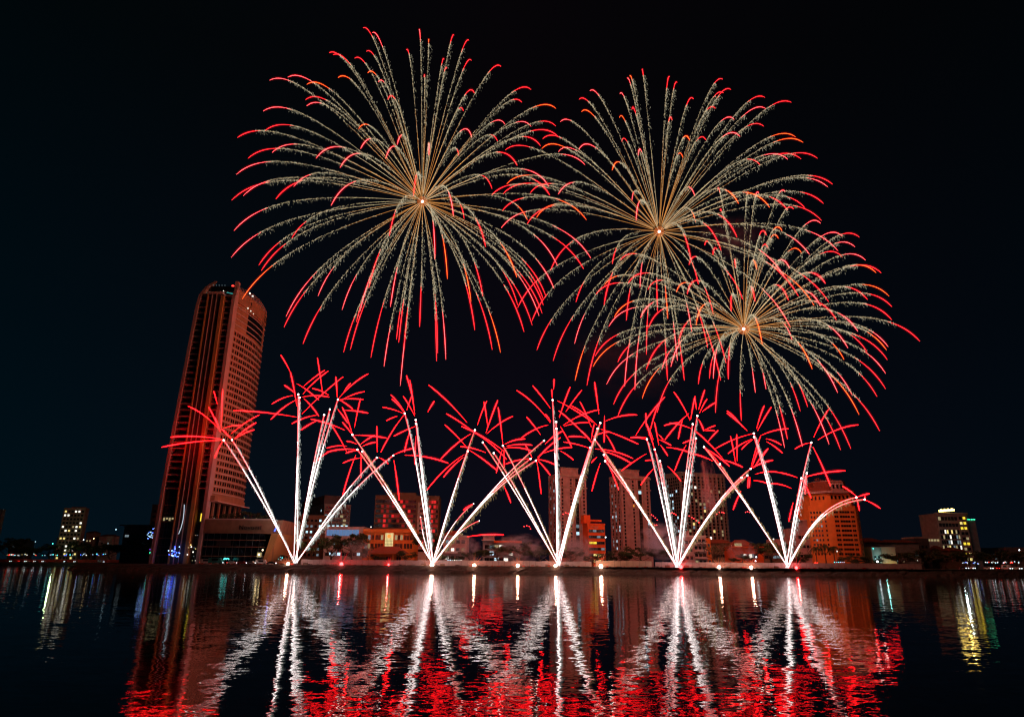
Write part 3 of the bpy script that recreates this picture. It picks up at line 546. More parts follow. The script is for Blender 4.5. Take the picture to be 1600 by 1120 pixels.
for j in range(NF):
    z = 7.6 + dz * j
    if z > OH - 1: continue
    for (x, ww) in ((12.6, 2.3), (17.6, 5.6), (22.2, 1.9)):
        link_mesh('window', win_mesh(ww, dz * .46, 'glass_dark', 'render_orange', 1 if ww < 3 else 3), ot, (x * OW / 27.5, 0, z))
    link_mesh('window', win_mesh(.9, dz * .46, 'glass_dark', 'render_orange', 0), ot, (OW - 1.5, 1.25, z), math.atan2(2.5, 3))
    for i in range(5):
        u = .12 + .15 * i + (.07 if i == 4 else 0); link_mesh('window', win_mesh(.85, dz * .46, 'glass_dark' if (i, j) not in ((3, 6), (1, 3)) else 'win_dimcool', 'render_orange', 0), ot, (8.5 * u, 7.5 - 6.9 * u, z), math.atan2(-6.9, 8.5))
for k in range(5): link_mesh('window', win_mesh(1.3, 2.0, 'glass_dark', 'render_orange', 0), ot, (11.5 + 2.2 * k, 1.6, OH + 4.8))
for k in range(4):
    u = .15 + .22 * k; link_mesh('window', win_mesh(.9, 2.0, 'glass_dark', 'render_orange', 0), ot, (1.5 + 7.5 * u, 8 - 5.8 * u, OH + 4.6), math.atan2(-5.8, 7.5))
for k in range(3): link_mesh('window', win_mesh(1.2, 2.2, 'glass_dark', 'render_pink', 0), ot, (OW * .5 + 2.2 * k, 1.2, OH + 10.8))
# right side
B = Bld('low_hall', 'long low building with red roofs right of the orange tower', None, 1352, 1440, 849, 430, 0, 20); B.wall('render_grey'); B.part('roof', lambda b_: (b_.hip(-1, B.W * .45, -1, B.D, B.H + .6, B.H + 3.6, 5, 'roof_tile'), b_.hip(B.W * .4, B.W + 1, -1.2, B.D, B.H + .6, B.H + 2.6, 5, 'roof_tile'))); B.grid(12, 1, 1, B.W - 1, 4, B.H - 2, 1.8, 1.6, ['win_dimcool'], .15); B.finish()
B = Bld('house', 'small pale teal lit house beneath the long low building', 1352, 1364, 1379, 855, 395, 20); B.wall('render_white', parapet=.2); B.grid(2, 1, .6, B.W - .6, 2, B.H - 1, 1.2, 1.2, ['led_teal'], 0); B.part('wall_lamp', lambda b_: b_.ball((1, -.4, B.H - .6), .3, 'led_teal')); B.finish(); point('lamp_glow', B.o, (4, -4, 6), (.3, 1, .95), 260, .3)
B = Bld('house', 'small cream house lit yellow right of the teal house', None, 1379, 1402, 856, 398, 0, 12); B.wall('hoarding_beige'); B.grid(3, 1, B.W * .5, B.W - .6, 2, B.H - 1, 1.0, 1.8); B.finish(); point('lamp_glow', B.o, (B.W * .5, -3.5, 2), (1, .75, .25), 330, .3)
B = Bld('apartment_block', 'dark plain block between low roofs and the roof lit hotel', None, 1432, 1456, 840, 440, 0, 14); B.wall('render_dark', trim='render_pale'); B.grid(3, 2, 1, B.W - 1, 3, B.H - 2, 1.2, 1.6, ['led_teal'], .2); B.finish()
B = Bld('riverside_hotel', 'grey hotel with glowing roof sign and lit windows far right', None, 1470, 1519, 803, 520, 0, 22); B.wall('render_pale'); Hh = B.H
B.grid(9, 6, .8, B.W * .68, 6, Hh * .72, 1.1, 2.6, ['win_warm', 'win_white', 'win_dimcool', 'win_dimwarm'], .42, bars=0); B.grid(2, 9, B.W * .72, B.W - .8, 5, Hh - 1, 1.9, 1.8, ['win_yellow', 'win_warm', 'win_dimwarm'], .6); B.grid(6, 2, .8, B.W * .68, Hh * .74, Hh - 1, 1.8, 2.4, ['win_dimwarm'], .15, base='glass_grey')
B.part('left_wing', lambda b_: b_.box(-11, 0, 1.5, 18, 0, Hh * .55, 'render_pale')); B.part('right_wing', lambda b_: (b_.box(B.W, B.W + 8, 3, 20, 0, Hh - 3.5, 'render_grey'), b_.box(B.W - 2, B.W + 4, 4, 16, Hh - 3.5, Hh + 1, 'render_brown')))
B.part('wing_lights', lambda b_: [b_.box(B.W + 1 + i * 1.9, B.W + 2.1 + i * 1.9, 2.6, 2.9, Hh - 3.9, Hh - 3.4, 'led_green') for i in range(4)] + [b_.box(-10.5 + i * 2.2, -9 + i * 2.2, 1.2, 1.49, Hh * .5, Hh * .5 + 1.4, 'win_dimwarm') for i in range(5)] + [b_.box(-4.6, 2.6, -1, -.6, 4.4, 6.6, 'win_yellow')])
B.part('roof_sign', lambda b_: [b_.box(B.W * .18 + i * 1.35, B.W * .18 + i * 1.35 + 1.0, 2, 2.4, Hh + 1.6 + .12 * i, Hh + 3.2 + .1 * i + (i % 2) * .5, 'sign_roof') for i in range(9)] + [b_.tube([(B.W * .2 + i * 3, 2.5, Hh + .5), (B.W * .2 + i * 3, 2.5, Hh + 2.4)], .1, 'frame_metal') for i in range(4)])
B.part('cornice', lambda b_: b_.box(-.8, B.W + .6, -.8, 1, Hh + .62, Hh + 1.0, 'render_white')); B.finish()
point('sign_glow', B.o, (B.W * .4, -1.5, Hh + 4.5), (1, .65, .15), 1100, .4)
for (x0, x1, yt, lab) in ((1538, 1568, 857, 'low pale building with long eaves right of the roof lit hotel'), (1574, 1612, 856, 'low building with a white lamp cut by the right edge')):
    B = Bld('low_hall', lab, None, x0, x1, yt, 560, 0, 14); B.wall('render_pale'); B.grid(5, 1, 1, B.W - 1, 2, B.H - 1, 1.8, 1.6, ['win_dimcool', 'win_white'], .3); B.finish()
B = Bld('low_hall', 'low hall with hipped roofs in front of the roof lit hotel', None, 1466, 1512, 862, 450, 0, 12); B.wall('render_brown'); B.part('roof', lambda b_: (b_.hip(-1, B.W * .4, -1, B.D, B.H + .6, B.H + 4, 3, 'roof_tile'), b_.hip(B.W * .42, B.W, -1, B.D, B.H + .6, B.H + 3, 3, 'roof_tile'))); B.grid(5, 1, 1, B.W - 1, 1, B.H - .5, 1.5, 1.5); B.finish()

# ================================================================== FENCE, QUAY GEAR
def hoarding(x0, x1, y0, y1, h, mat, label, step=3.0):
    o = thing('site_hoarding', label, 'fence', (x0, y0, GZ)); L = math.hypot(x1 - x0, y1 - y0); o.rotation_euler = (0, 0, math.atan2(y1 - y0, x1 - x0)); n_ = int(L / step)
    b_ = MB(); pm_ = MB(); nn = 0
    for i in range(n_):
        dx = random.uniform(-.03, .03); b_.box(i * step + .05, (i + 1) * step - .05, dx, dx + .06, .08, h + random.uniform(-.12, .1), mat)
    b_.build('panels', o); b_ = MB()
    for i in range(n_ + 1): b_.box(i * step - .05, i * step + .05, .1, .22, 0, h + .1, 'frame_metal')
    b_.box(0, L, .1, .17, h * .3, h * .3 + .08, 'frame_metal'); b_.box(0, L, .1, .17, h * .8, h * .8 + .08, 'frame_metal'); b_.build('framework', o); return o
hoarding(XG(470, 343), XG(925, 341), 343, 341, 2.5, 'hoarding', 'long pinkish panel hoarding on the left half of the quay')
hoarding(XG(931, 340), XG(1021, 340), 340, 340, 2.9, 'hoarding_beige', 'bright beige stretch of hoarding left of the fourth launch point')
hoarding(XG(1024, 341), XG(1442, 336), 341, 336, 2.5, 'hoarding', 'long pinkish panel hoarding on the right half of the quay')
hoarding(-470, -275, 632, 626, 2.5, 'tarp_red', 'dull red hoarding along the far left bank', 6.0)

# quay gear: mortar racks beside each launch point (things one sees as clutter)
def rack_meshes():
    b_ = MB(); b_.box(-1.1, 1.1, -.35, .35, 0, .12, 'render_brown'); b_.box(-1.1, 1.1, -.4, -.34, .12, .7, 'render_brown'); b_.box(-1.1, 1.1, .34, .4, .12, .7, 'render_brown'); fr = b_.mesh('frame')
    b_ = MB()
    for i in range(5): b_.tube([(-.88 + .44 * i, 0, .12), (-.88 + .44 * i, 0, 1.05)], .15, 'black_metal', 8)
    return fr, b_.mesh('mortar_tubes')
RF, RT = rack_meshes()
LP = [(461, 880, 'leftmost'), (676, 883, 'second'), (871, 884, 'middle'), (1059, 886, 'fourth'), (1230, 887, 'rightmost')]
BY = 334.0
for (px, py, nm) in LP:
    for k, (dx, side) in enumerate(((-4.5, 'left'), (4.5, 'right'))):
        o = thing('mortar_rack', 'wooden rack of black mortar tubes just %s of the %s launch point' % (side, nm), 'rack', (XG(px, BY) + dx, BY + 1.5, GZ), random.uniform(-.2, .2), 'mortar racks at the launch points'); link_mesh('frame', RF, o); link_mesh('mortar_tubes', RT, o)
b_ = MB()                                              # low clutter along the quay: sandbags, cable and boxes
for k in range(420):
    px = random.uniform(300, 1440); y = random.uniform(333.5, 338.5); x = XG(px, y); s_ = random.uniform(.12, .4)
    b_.box(x - s_ * 1.6, x + s_ * 1.6, y - s_, y + s_, 2.95, 3.0 + s_ * random.uniform(.6, 1.6), random.choice(['render_brown', 'concrete', 'hoarding', 'render_dark', 'tarp_red']))
tag(b_.build('quay_clutter'), kind='stuff')

# ---------------- shore flares
def flare(px, py, kind, label, size=1.0):
    p = P(px, py, BY - 1.0); o = thing('shore_flare', label, 'flare', (p.x, p.y, GZ), 0, 'flares burning along the quay')
    h = max(.35, p.z - GZ); b_ = MB(); b_.tube([(0, 0, -.1), (0, 0, h * .8)], .12, 'black_metal', 6); b_.build('holder', o)
    b_ = MB(); b_.ball((0, 0, h), .7 * size, 'flare_core' if kind == 'w' else 'flare_red', 10, 8); b_.build('flame', o)
    b_ = MB(); n_ = 18; a = np.linspace(0, 2 * np.pi, n_, endpoint=False) + rng.random(n_) * .2; L = rng.uniform(2.4, 6.5, n_) * size
    el = a; d = np.stack([np.cos(el), rng.uniform(-.5, .5, n_), np.abs(np.sin(el)) * .9 + .08], 1); d /= np.linalg.norm(d, axis=1, keepdims=True)
    b_.spindles(d * L[:, None] * .55 + np.array([0, 0, h]), d * L[:, None], .045, 'flare_ray' if kind == 'w' else 'flare_ray_red')
    b_.build('sparks', o)  # thin glowing spikes for the starburst rays, a lens effect
    point('flame_light', o, (0, -.9, h + 1.2), LT['flare'][0] if kind == 'r' else (1, .42, .25), LT['flare'][1] * size, .3)
FL = [(450, 881, 'w', 'orange white flare just left of the leftmost launch point'), (533.5, 881, 'r', 'bright red flare in front of the blue lit building'), (607, 883, 'r', 'smaller red flare in front of the pavilion'),
      (741, 884, 'w', 'orange flare right of the second launch point before pink townhouse'), (809, 886, 'w', 'orange flare before the stepped modern block'), (868, 886, 'w', 'orange flare at the middle launch point'), (939, 886, 'w', 'orange flare in front of the bright beige hoarding'),
      (1064, 887, 'r', 'bright red flare at the fourth launch point'), (1124, 888, 'w', 'orange flare right of the fourth launch point before bare tree'), (1174, 888, 'w', 'orange flare left of the rightmost launch point before villa'), (1244.5, 888, 'r', 'red flare just right of the rightmost launch point'), (675, 883.5, 'w', 'bright white orange flare at the second launch point')]
for (x, y, k, lab) in FL: flare(x, y, k, lab, 1.25 if 'bright' in lab else (.7 if 'smaller' in lab else 1))

# ================================================================== FIREWORKS
# three shells, each star flying out with drag, gravity pulling it down; depth from the common radius of the shell
K = 2.4
def S(t): return (1 - np.exp(-K * t)) / (1 - math.exp(-K))
def Q(t): return (K * t - 1 + np.exp(-K * t)) / (K - 1 + math.exp(-K))
def region(x0, y0, s, pts): return [(x0 + x / s, y0 + y / s) for x, y in pts]
s3 = 3.7333
A_T = region(350, 30, s3, [(812,52),(865,80),(612,198),(636,210),(762,230),(830,190),(838,315),(665,343),(372,340),(265,358),(483,382),(475,472),(482,508),(228,538),(900,368),(955,470),(785,643),(797,757),(943,815),(78,692),(238,652),(280,780),(140,813),(537,813),(677,867),(72,907),(45,1057),(112,1032),(302,1050),(407,978),(625,1088),(1010,733)]) \
 + region(600, 30, s3, [(204,62),(130,182),(260,122),(408,95),(495,125),(350,237),(366,290),(510,243),(683,278),(527,433),(234,340),(463,538),(857,412),(805,487),(1002,522),(707,617),(858,627),(1003,626),(512,690),(1018,690),(662,712),(913,740),(437,798),(777,855),(262,795),(630,990),(962,977),(967,1028),(172,1030),(1172,850)]) \
 + region(350, 300, 4, [(62,243),(45,410),(218,457),(233,492),(113,670),(423,290),(388,778),(375,845),(587,652),(493,950),(738,737),(1033,275),(905,600),(850,745),(828,812),(747,1002),(790,985),(1040,718),(1078,922),(1092,940),(1122,1008),(918,1035),(1000,1090),(1102,1210)]) \
 + region(620, 300, s3, [(222,392),(330,142),(393,157),(518,320),(295,508),(502,608),(433,640),(455,805),(700,498),(937,430),(1133,388),(1090,450),(917,563),(870,608),(853,622),(855,660),(848,708),(830,722),(790,777),(742,815),(705,660),(557,920),(605,937),(232,987),(238,940),(286,977),(133,787),(762,165),(1107,165)])
B_T = region(850, 90, s3, [(572,72),(500,110),(485,124),(268,196),(205,245),(218,318),(443,213),(513,303),(440,352),(453,492),(550,572),(398,658),(95,376),(203,537),(733,115),(777,148),(872,243),(1043,128),(1090,188),(1047,208),(1000,298),(1110,362),(747,365),(850,485),(945,483),(810,585),(880,810),(885,960),(513,835),(537,950)]) \
 + region(600, 30, s3, [(1017,775),(920,757),(925,700),(707,765),(715,963),(630,1025),(695,1020),(853,1015),(1017,1022)]) \
 + region(620, 300, s3, [(615,110),(610,210),(760,187),(815,150),(897,457),(705,675),(788,752),(1045,643),(817,922),(912,985),(1037,885),(1040,1100)]) \
 + region(1100, 90, 3.294, [(313,206),(318,264),(450,232),(308,355),(185,407),(472,410),(510,438),(500,523),(432,525),(585,520),(288,553),(662,653),(638,667),(615,752),(178,752),(520,775),(430,785),(338,772),(605,840),(543,1013),(690,995),(170,925)]) \
 + region(830, 380, s3, [(473,122),(425,360),(325,830),(635,258),(555,450),(737,400),(797,440),(672,650),(795,800),(545,835),(605,855),(853,685),(893,800),(937,515),(1030,610),(1063,415),(1105,800),(1137,700),(975,240)]) \
 + region(1000, 300, 5.09, [(645,467),(405,535),(817,855),(1155,690),(1260,828),(1385,903),(1500,873),(1195,1075)])
C_T = region(1000, 300, 5.09, [(640,155),(865,15),(945,12),(1222,137),(1130,310),(1100,370),(1005,345),(1020,453),(1190,608),(1285,487),(580,500),(515,425),(390,580),(930,615),(760,605),(725,950),(915,870),(1180,860),(1475,728),(1437,250)]) \
 + region(1100, 90, 3.294, [(72,677),(418,690),(712,920),(800,925),(777,975),(712,1027)]) \
 + region(1120, 400, s3, [(868,25),(960,100),(930,98),(633,160),(1005,235),(880,255),(1022,297),(605,290),(1020,372),(697,373),(823,440),(1185,498),(1000,530),(990,548),(765,537),(877,560),(995,605),(743,605),(985,685),(985,775),(935,820),(830,925),(950,1020),(790,812),(705,797),(557,660),(440,490),(265,515),(487,905),(530,880),(287,777),(225,797),(143,960),(67,718),(655,1098),(722,1130),(782,1124),(412,1068),(395,1118),(500,1110)]) \
 + region(830, 380, s3, [(520,100),(565,235),(428,243),(378,298),(680,272),(847,287),(910,297),(485,430),(452,487),(638,435),(685,493),(962,478),(858,585),(372,660),(360,720),(505,693),(672,735),(440,823),(480,940),(505,1010),(647,907),(762,738),(815,720),(975,822),(1040,790),(1062,790),(1150,793),(735,988),(1075,988)])
def burst(label, cx, cy_, Y, rpx, tips, drop, light):
    C0 = P(cx, cy_, Y); o = thing('firework_burst', label, 'firework', C0, 0, 'aerial shell bursts'); sc = Y * 1.03 / F
    Rw = rpx * sc; G = drop * sc; cv = np.array(C0)
    b_ = MB(); b_.ball((0, 0, 0), .6, 'core_flash', 10, 8); b_.build('flash_core', o); b_ = MB(); b_.ball((0, 0, 0), 1.3, 'core_glow', 12, 8); b_.ball((0, 0, 0), 2.6, 'core_glow', 12, 8); b_.build('core_glow', o)
    point('flash_light', o, (0, -2.0, 0), light[0], light[1], .6)
    rest_t, rest_r = MB(), MB()
    random.shuffle(tips)
    for k, (tx, ty) in enumerate(tips):
        W0 = np.array(P(tx, ty, Y)); rho = np.linalg.norm(W0 - cv); dep = math.sqrt(max(0, Rw * Rw - rho * rho)) * random.choice((-1, 1)) * random.uniform(.8, 1)
        U = np.array(P(tx, ty, Y + dep)) - cv
        path = lambda t_: U[None] * S(t_)[:, None] + np.array([0, 0, 1.])[None] * (G * (S(t_) - Q(t_)))[:, None]
        Ltot = np.linalg.norm(U); tp = random.uniform(.50, .68)
        # sparkling gold tail
        b_ = MB() if k < 99 else rest_t
        t1 = np.linspace(.015, .24, 12); q = path(t1); b_.tube(q, [.075] * 6 + [.07, .06, .05, .04, .04, .03], 'spark_orange' if k % 3 else 'spark_gold', 3, cap=False)
        nd = int(50 + Ltot * 1.15); td = np.sort(.1 + .9 * (rng.random(nd)) ** 1.0 * (tp - .02) / 1.0 + 0.02 * rng.random(nd)); q = path(td); dq = path(td + .004) - path(td); dq /= np.linalg.norm(dq, axis=1, keepdims=True) + 1e-9
        jit = rng.normal(size=(nd, 3)) * .13; b_.spindles(q + jit, dq * rng.uniform(.35, 1.0, nd)[:, None], rng.uniform(.05, .11, nd), 'spark_gold')
        nf = int(30 + Ltot * 1.15); tf = .16 + (tp + .05 - .16) * rng.random(nf) ** .72; q = path(tf); age = rng.random(nf) ** 1.5
        vert = abs(U[2]) / Ltot
        drift = np.stack([age * rng.uniform(.2, 2.2, nf), rng.normal(size=nf) * .4, -age * rng.uniform(.2, 2.6, nf)], 1)
        fv = np.stack([rng.uniform(.0, .35, nf), rng.normal(size=nf) * .1, -rng.uniform(.35, 1.4, nf)], 1)
        h_ = nf // 2
        b_.spindles((q + drift)[:h_], fv[:h_], rng.uniform(.05, .10, h_), 'spark_cream'); b_.spindles((q + drift)[h_:], fv[h_:], rng.uniform(.05, .10, nf - h_), 'spark_dim')
        tr_ = b_.build('star_trail', o) if k < 99 else None
        # red tip
        t2 = np.linspace(tp, 1, 9); q = path(t2); mt = random.choices(['tip_red', 'tip_pink', 'tip_orange'], [6, 3, 1.6])[0]
        b_ = MB() if k < 99 else rest_r; b_.tube(q, [.02, .03, .04, .055, .06, .06, .055, .04, .02], mt, 5); fat = random.uniform(.7, 1.15); b_.tube(q, [fat * r1_ for r1_ in (.04, .10, .15, .19, .21, .21, .19, .15, .05)], 'tip_body_orange' if mt == 'tip_orange' else 'tip_body', 8, cap=False); b_.tube(q, [.2, .4, .6, .7, .75, .75, .7, .6, .3], 'halo_faint', 8, cap=False)
        if tr_: b_.build('red_tip', tr_)
    if rest_t.n:
        r_ = tag(rest_t.build('star_trails', o), kind='stuff'); tag(rest_r.build('red_tips', r_), kind='stuff')
burst('largest burst of red tipped gold trails, high on the left', 660, 315, 300, 292, A_T, 88, LT['burst'][0])
burst('upper right burst of red tipped gold trails, overlapping the others', 1030, 362, 306, 262, B_T, 84, LT['burst'][1])
burst('lowest burst of red tipped gold trails, at the right', 1162, 514, 292, 232, C_T, 78, LT['burst'][2])

# comets: (fan, head x, head y, bow px, width factor)
HEADS = {0: [(349.5,687.5,4,1),(362.5,687,5,1),(466,616,0,1),(468.2,621,0,1),(506.5,648,2,1),(515.5,639.5,3,1),(528,624,4,1),(589,714.7,7,1),(614.4,711.5,10,1.1)],
 1: [(550.6,679,3,1),(558.4,702.2,3,1),(566,705.3,4,1),(632.4,645.8,5,1),(649.5,656,1,1),(650.2,662,-1,1),(742,671.7,3,.8),(731,704.7,2,.9),(829,716.5,10,.9),(837.3,719.5,14,1),(850,688.2,9,.8),(740,786.7,9,.5),(749,813.5,10,.5),(657,807.5,-3,.5)],
 2: [(754.4,691,2,.8),(771.5,707.7,3,.9),(785.7,696,3,.9),(863.5,625,0,.9),(869,659,0,1),(869.4,669.4,0,1),(938,660.5,3,1.1),(933.7,669.4,4,1),(922,699,2,1.3)],
 3: [(929.7,686.8,3,1),(943.5,710.4,4,1),(945.5,720,4,.9),(1010.8,686,2,.9),(1023,702,2,1),(1031.2,720,1,1.1),(1089.6,649.5,2,.8),(1082.4,662.5,3,.8),(1087.4,684.6,1,.9),(1173,732,12,.9),(1167.6,742.5,10,1),(1158.8,746,8,1)],
 4: [(1100,698,3,1),(1124.8,724.8,1,.9),(1177.7,677,5,1),(1178.2,682.5,3,1),(1267.7,691.3,3,.8),(1252,747,1,.9),(1260.7,739,3,.8),(1338,776.8,24,1.1),(1351,780,27,1)]}
ST = region(240, 550, 3.2, []) 
def seg(x0, y0, s, L): return [tuple((x0 + a / s, y0 + b / s, x0 + c_ / s, y0 + d / s)) for a, b, c_, d in L]
SEG = seg(240, 550, 3.2, [(172,270,328,385),(300,195,318,260),(345,187,338,375),(275,275,322,375),(305,325,335,400),(350,380,447,365),(388,408,530,313),(408,430,513,352),(405,435,505,388),(85,425,350,437),(40,475,340,440),(305,528,348,438),(338,382,392,438),(400,292,715,325)])
SEG += seg(420, 550, 3.2, [(60,15,108,100),(108,100,140,270),(77,165,133,207),(15,260,120,217),(10,337,135,240),(140,158,250,240),(175,170,280,90),(170,210,297,95),(243,28,270,215),(218,182,300,215),(165,225,302,225),(165,310,372,123),(175,232,250,320),(115,358,240,315),(160,390,248,340),(335,123,342,225),(350,230,498,108),(375,200,410,155),(345,235,420,285),(355,237,473,237),(355,245,480,197),(370,290,497,305),(458,232,428,378),(345,285,395,355),(367,275,418,410),(210,335,380,390),(310,360,390,500),(232,548,310,495),(290,500,440,487),(290,480,390,470),
 (368,350,418,413),(385,505,450,490),(388,445,440,460),(430,415,590,430),(460,460,530,415),(470,470,535,450),(540,370,542,500),(550,527,597,558),(370,555,470,528),(462,510,460,628),(435,515,368,722),(622,515,728,480),(625,540,652,740),(610,213,680,300),(615,235,675,300),(567,275,670,305),(588,343,643,320),(560,500,680,310),(625,420,730,372),(672,220,730,320),(688,117,722,245),(705,140,730,310),(718,215,690,290),(795,300,828,245),(705,395,678,500),(735,420,730,560)])
SEG += seg(600, 570, 3.392, [(237,107,440,305),(330,258,470,350),(410,325,640,460),(322,317,433,430),(300,500,460,365),(110,478,340,520),(315,595,420,490),(227,663,425,475),(450,450,600,560),(405,432,540,465),(495,320,545,190),(530,195,550,330),(540,360,603,187),(545,365,683,272),(605,225,630,420),(480,360,650,500),(640,420,748,392),(650,430,785,425),(645,440,788,457),(625,455,595,572),(635,450,638,540),(645,525,770,497),(810,512,833,683),(815,505,882,585),(810,505,882,425),(635,640,672,730),(747,420,785,490),(755,275,830,370),(730,385,870,318),(703,135,882,305),(788,110,882,230),(440,910,635,900),(420,770,475,735)])
SEG += seg(750, 570, 3.392, [(393,75,390,130),(380,130,383,175),(345,260,375,300),(418,243,590,410),(478,117,420,280),(540,133,455,248),(410,190,600,305),(480,215,620,320),(440,320,632,237),(445,325,580,305),(425,325,487,437),(330,470,487,437),(305,490,427,385),(345,420,440,350),(300,500,400,530),(470,380,560,385),(425,455,495,503),(442,408,590,445),(530,195,590,330),(607,90,630,260),(660,268,658,410),(665,298,833,265),(640,340,840,420),(600,380,690,355),(590,518,620,487),(668,370,718,460),(532,347,600,420),(605,315,590,395),(610,445,810,495),(640,455,800,520),(593,668,638,520),(655,480,735,662),(750,560,882,470),(800,385,882,385)])
SEG += seg(920, 590, 3.614, [(265,325,430,108),(340,325,395,145),(322,200,325,275),(320,250,365,350),(325,350,235,338),(318,468,370,468),(293,607,370,510),(430,350,565,202),(425,270,520,252),(455,255,585,290),(480,80,572,240),(575,235,600,105),(597,110,608,180),(505,345,530,230),(620,180,655,68),(625,200,668,120),(640,193,715,140),(620,235,650,300),(645,300,715,270),(660,300,712,300),(670,365,730,297),(600,300,760,460),(438,393,590,430),(445,500,520,583),(485,525,550,380),(400,350,465,382),(395,320,420,350),(405,380,445,440),(370,250,395,380),(325,260,370,400),(530,370,600,345),(590,430,700,470),(650,390,740,487),(715,400,930,315),(740,460,870,505),(780,200,895,300),(780,187,870,280),(800,330,830,490),(835,320,838,470),(862,405,925,350),(815,745,860,640),(905,620,910,560),(925,505,1010,470),(920,510,960,400),(930,510,1010,400),(930,580,1012,598),(650,395,795,500)])
SEG += seg(1100, 600, s3, [(352,125,307,260),(393,133,312,272),(330,300,493,260),(360,318,452,355),(365,335,458,402),(140,405,280,320),(330,303,275,480),(375,375,345,420),(403,443,280,490),(300,525,440,515),(440,515,545,545),(390,580,510,608),(255,605,260,535),(640,310,728,145),(665,325,900,237),(530,378,620,342),(635,365,738,592),(570,548,825,505),(570,550,625,665),(600,520,590,640),(520,690,495,800),(545,760,560,700),(808,595,890,655),(890,665,907,738),(940,675,1030,725),(888,660,965,638),(938,652,941,680)])
FAN = ['leftmost', 'second', 'middle', 'fourth', 'rightmost']; ORD = ['first', 'second', 'third', 'fourth', 'fifth', 'sixth', 'seventh', 'eighth', 'ninth', 'tenth', 'eleventh', 'twelfth', 'thirteenth', 'fourteenth']
BASES = [(461.9, 879.5), (675.4, 882.5), (871.8, 883.5), (1058.5, 886), (1229.6, 886.8)]
comets = []
for fan, L in HEADS.items():
    bx, by = BASES[fan]
    for rank, (hx, hy, bow, wf) in enumerate(sorted(L)):
        Yh = BY + random.uniform(-4, 4); B0 = np.array(P(bx + random.uniform(-3.2, 3.2), by, BY)); dx = hx - bx
        lean = 'upright' if abs(dx) < 22 else ('left leaning' if dx < 0 else 'right leaning')
        size = 'short thin' if wf <= .5 else ('tall' if hy < 668 else 'bright')
        o = thing('comet', '%s %s white comet, %s from the left in the %s fan' % (size, lean, ORD[rank], FAN[fan]), 'firework', B0, 0, 'comets of the %s fan' % FAN[fan])
        N = 26; tt = np.linspace(0, 1, N); Lpx = math.hypot(dx, hy - by); nx_, ny_ = (hy - by) / Lpx, -dx / Lpx; sg = -1 if (dx > 0) else 1
        if dx <= 0: nx_, ny_ = -nx_, -ny_
        pts = []
        for q in tt:
            b2 = 4 * q * (1 - q) * .5 + q * q * (1 - q) * 2.4
            pts.append(np.array(P(bx + (B0[0] - XG(bx, BY)) / (BY * PX) * (1 - q) + dx * q + (nx_ * b2 * bow if bow else 0), by + (hy - by) * q + (-abs(ny_) * b2 * bow), BY + (Yh - BY) * q)) - B0)
        pts = np.array(pts); pts[0] = 0
        rad = (.035 + .15 * np.sin(np.pi * np.minimum(tt, .999) ** .9) ** .9) * wf; rad[-1] = .05
        rad = rad * (1 + .12 * rng.normal(size=N)); ks = random.randint(17, 20); b_ = MB(); b_.tube(pts[:ks], rad[:ks], 'core_white', 5); b_.tube(pts[ks - 1:], rad[ks - 1:] * .8, 'core_pink', 5)
        b_.tube(pts[2:], rad[2:] * 2 + .3, 'halo_faint', 7, cap=False)
        k0 = 15; b_.tube(pts[1:], np.concatenate([np.full(k0 - 1, .17), np.linspace(.2, .42, N - k0)]) * wf ** .5, 'halo_red', 7, cap=False)
        b_.build('white_tail', o)
        b_ = MB(); ns = int(230 * wf * (Lpx / 200)); ti = rng.uniform(.12, .97, ns); idx = np.clip((ti * (N - 1)).astype(int), 0, N - 2); fr = (ti * (N - 1) - idx)[:, None]; q = pts[idx] * (1 - fr) + pts[idx + 1] * fr
        age = rng.random(ns) ** 1.3; env = np.sin(np.pi * ti) ** .6
        off = np.stack([.3 + age * env * rng.uniform(.2, 1.7, ns), rng.normal(size=ns) * .5, -age * env * rng.uniform(.3, 2.4, ns)], 1)
        fv = np.stack([rng.uniform(.1, .5, ns), rng.normal(size=ns) * .2, -rng.uniform(.6, 2.2, ns)], 1)
        b_.spindles(q + off, fv, rng.uniform(.05, .12, ns), 'fringe' if fan < 1 or abs(dx) < 60 else 'fringe_gold'); b_.build('spark_fringe', o)
        b_ = MB(); b_.ball(pts[-1], .42 if wf > .6 else .2, 'core_flash', 8, 6); b_.build('comet_head', o)
        comets.append((hx, hy, o, B0, Yh, fan))
for fan in range(5):
    cs = [c_ for c_ in comets if c_[5] == fan and c_[1] < 735]; c_ = cs[len(cs) // 2]
    point('fan_fill_light', c_[2], np.array(P(c_[0], 568, BY - 8)) - c_[3], LT['fan'][0], LT['fan'][1] * (.4, .8, 1, 1, 1)[fan], .5)  # added fill light high over the fan, keeping its glint off the water
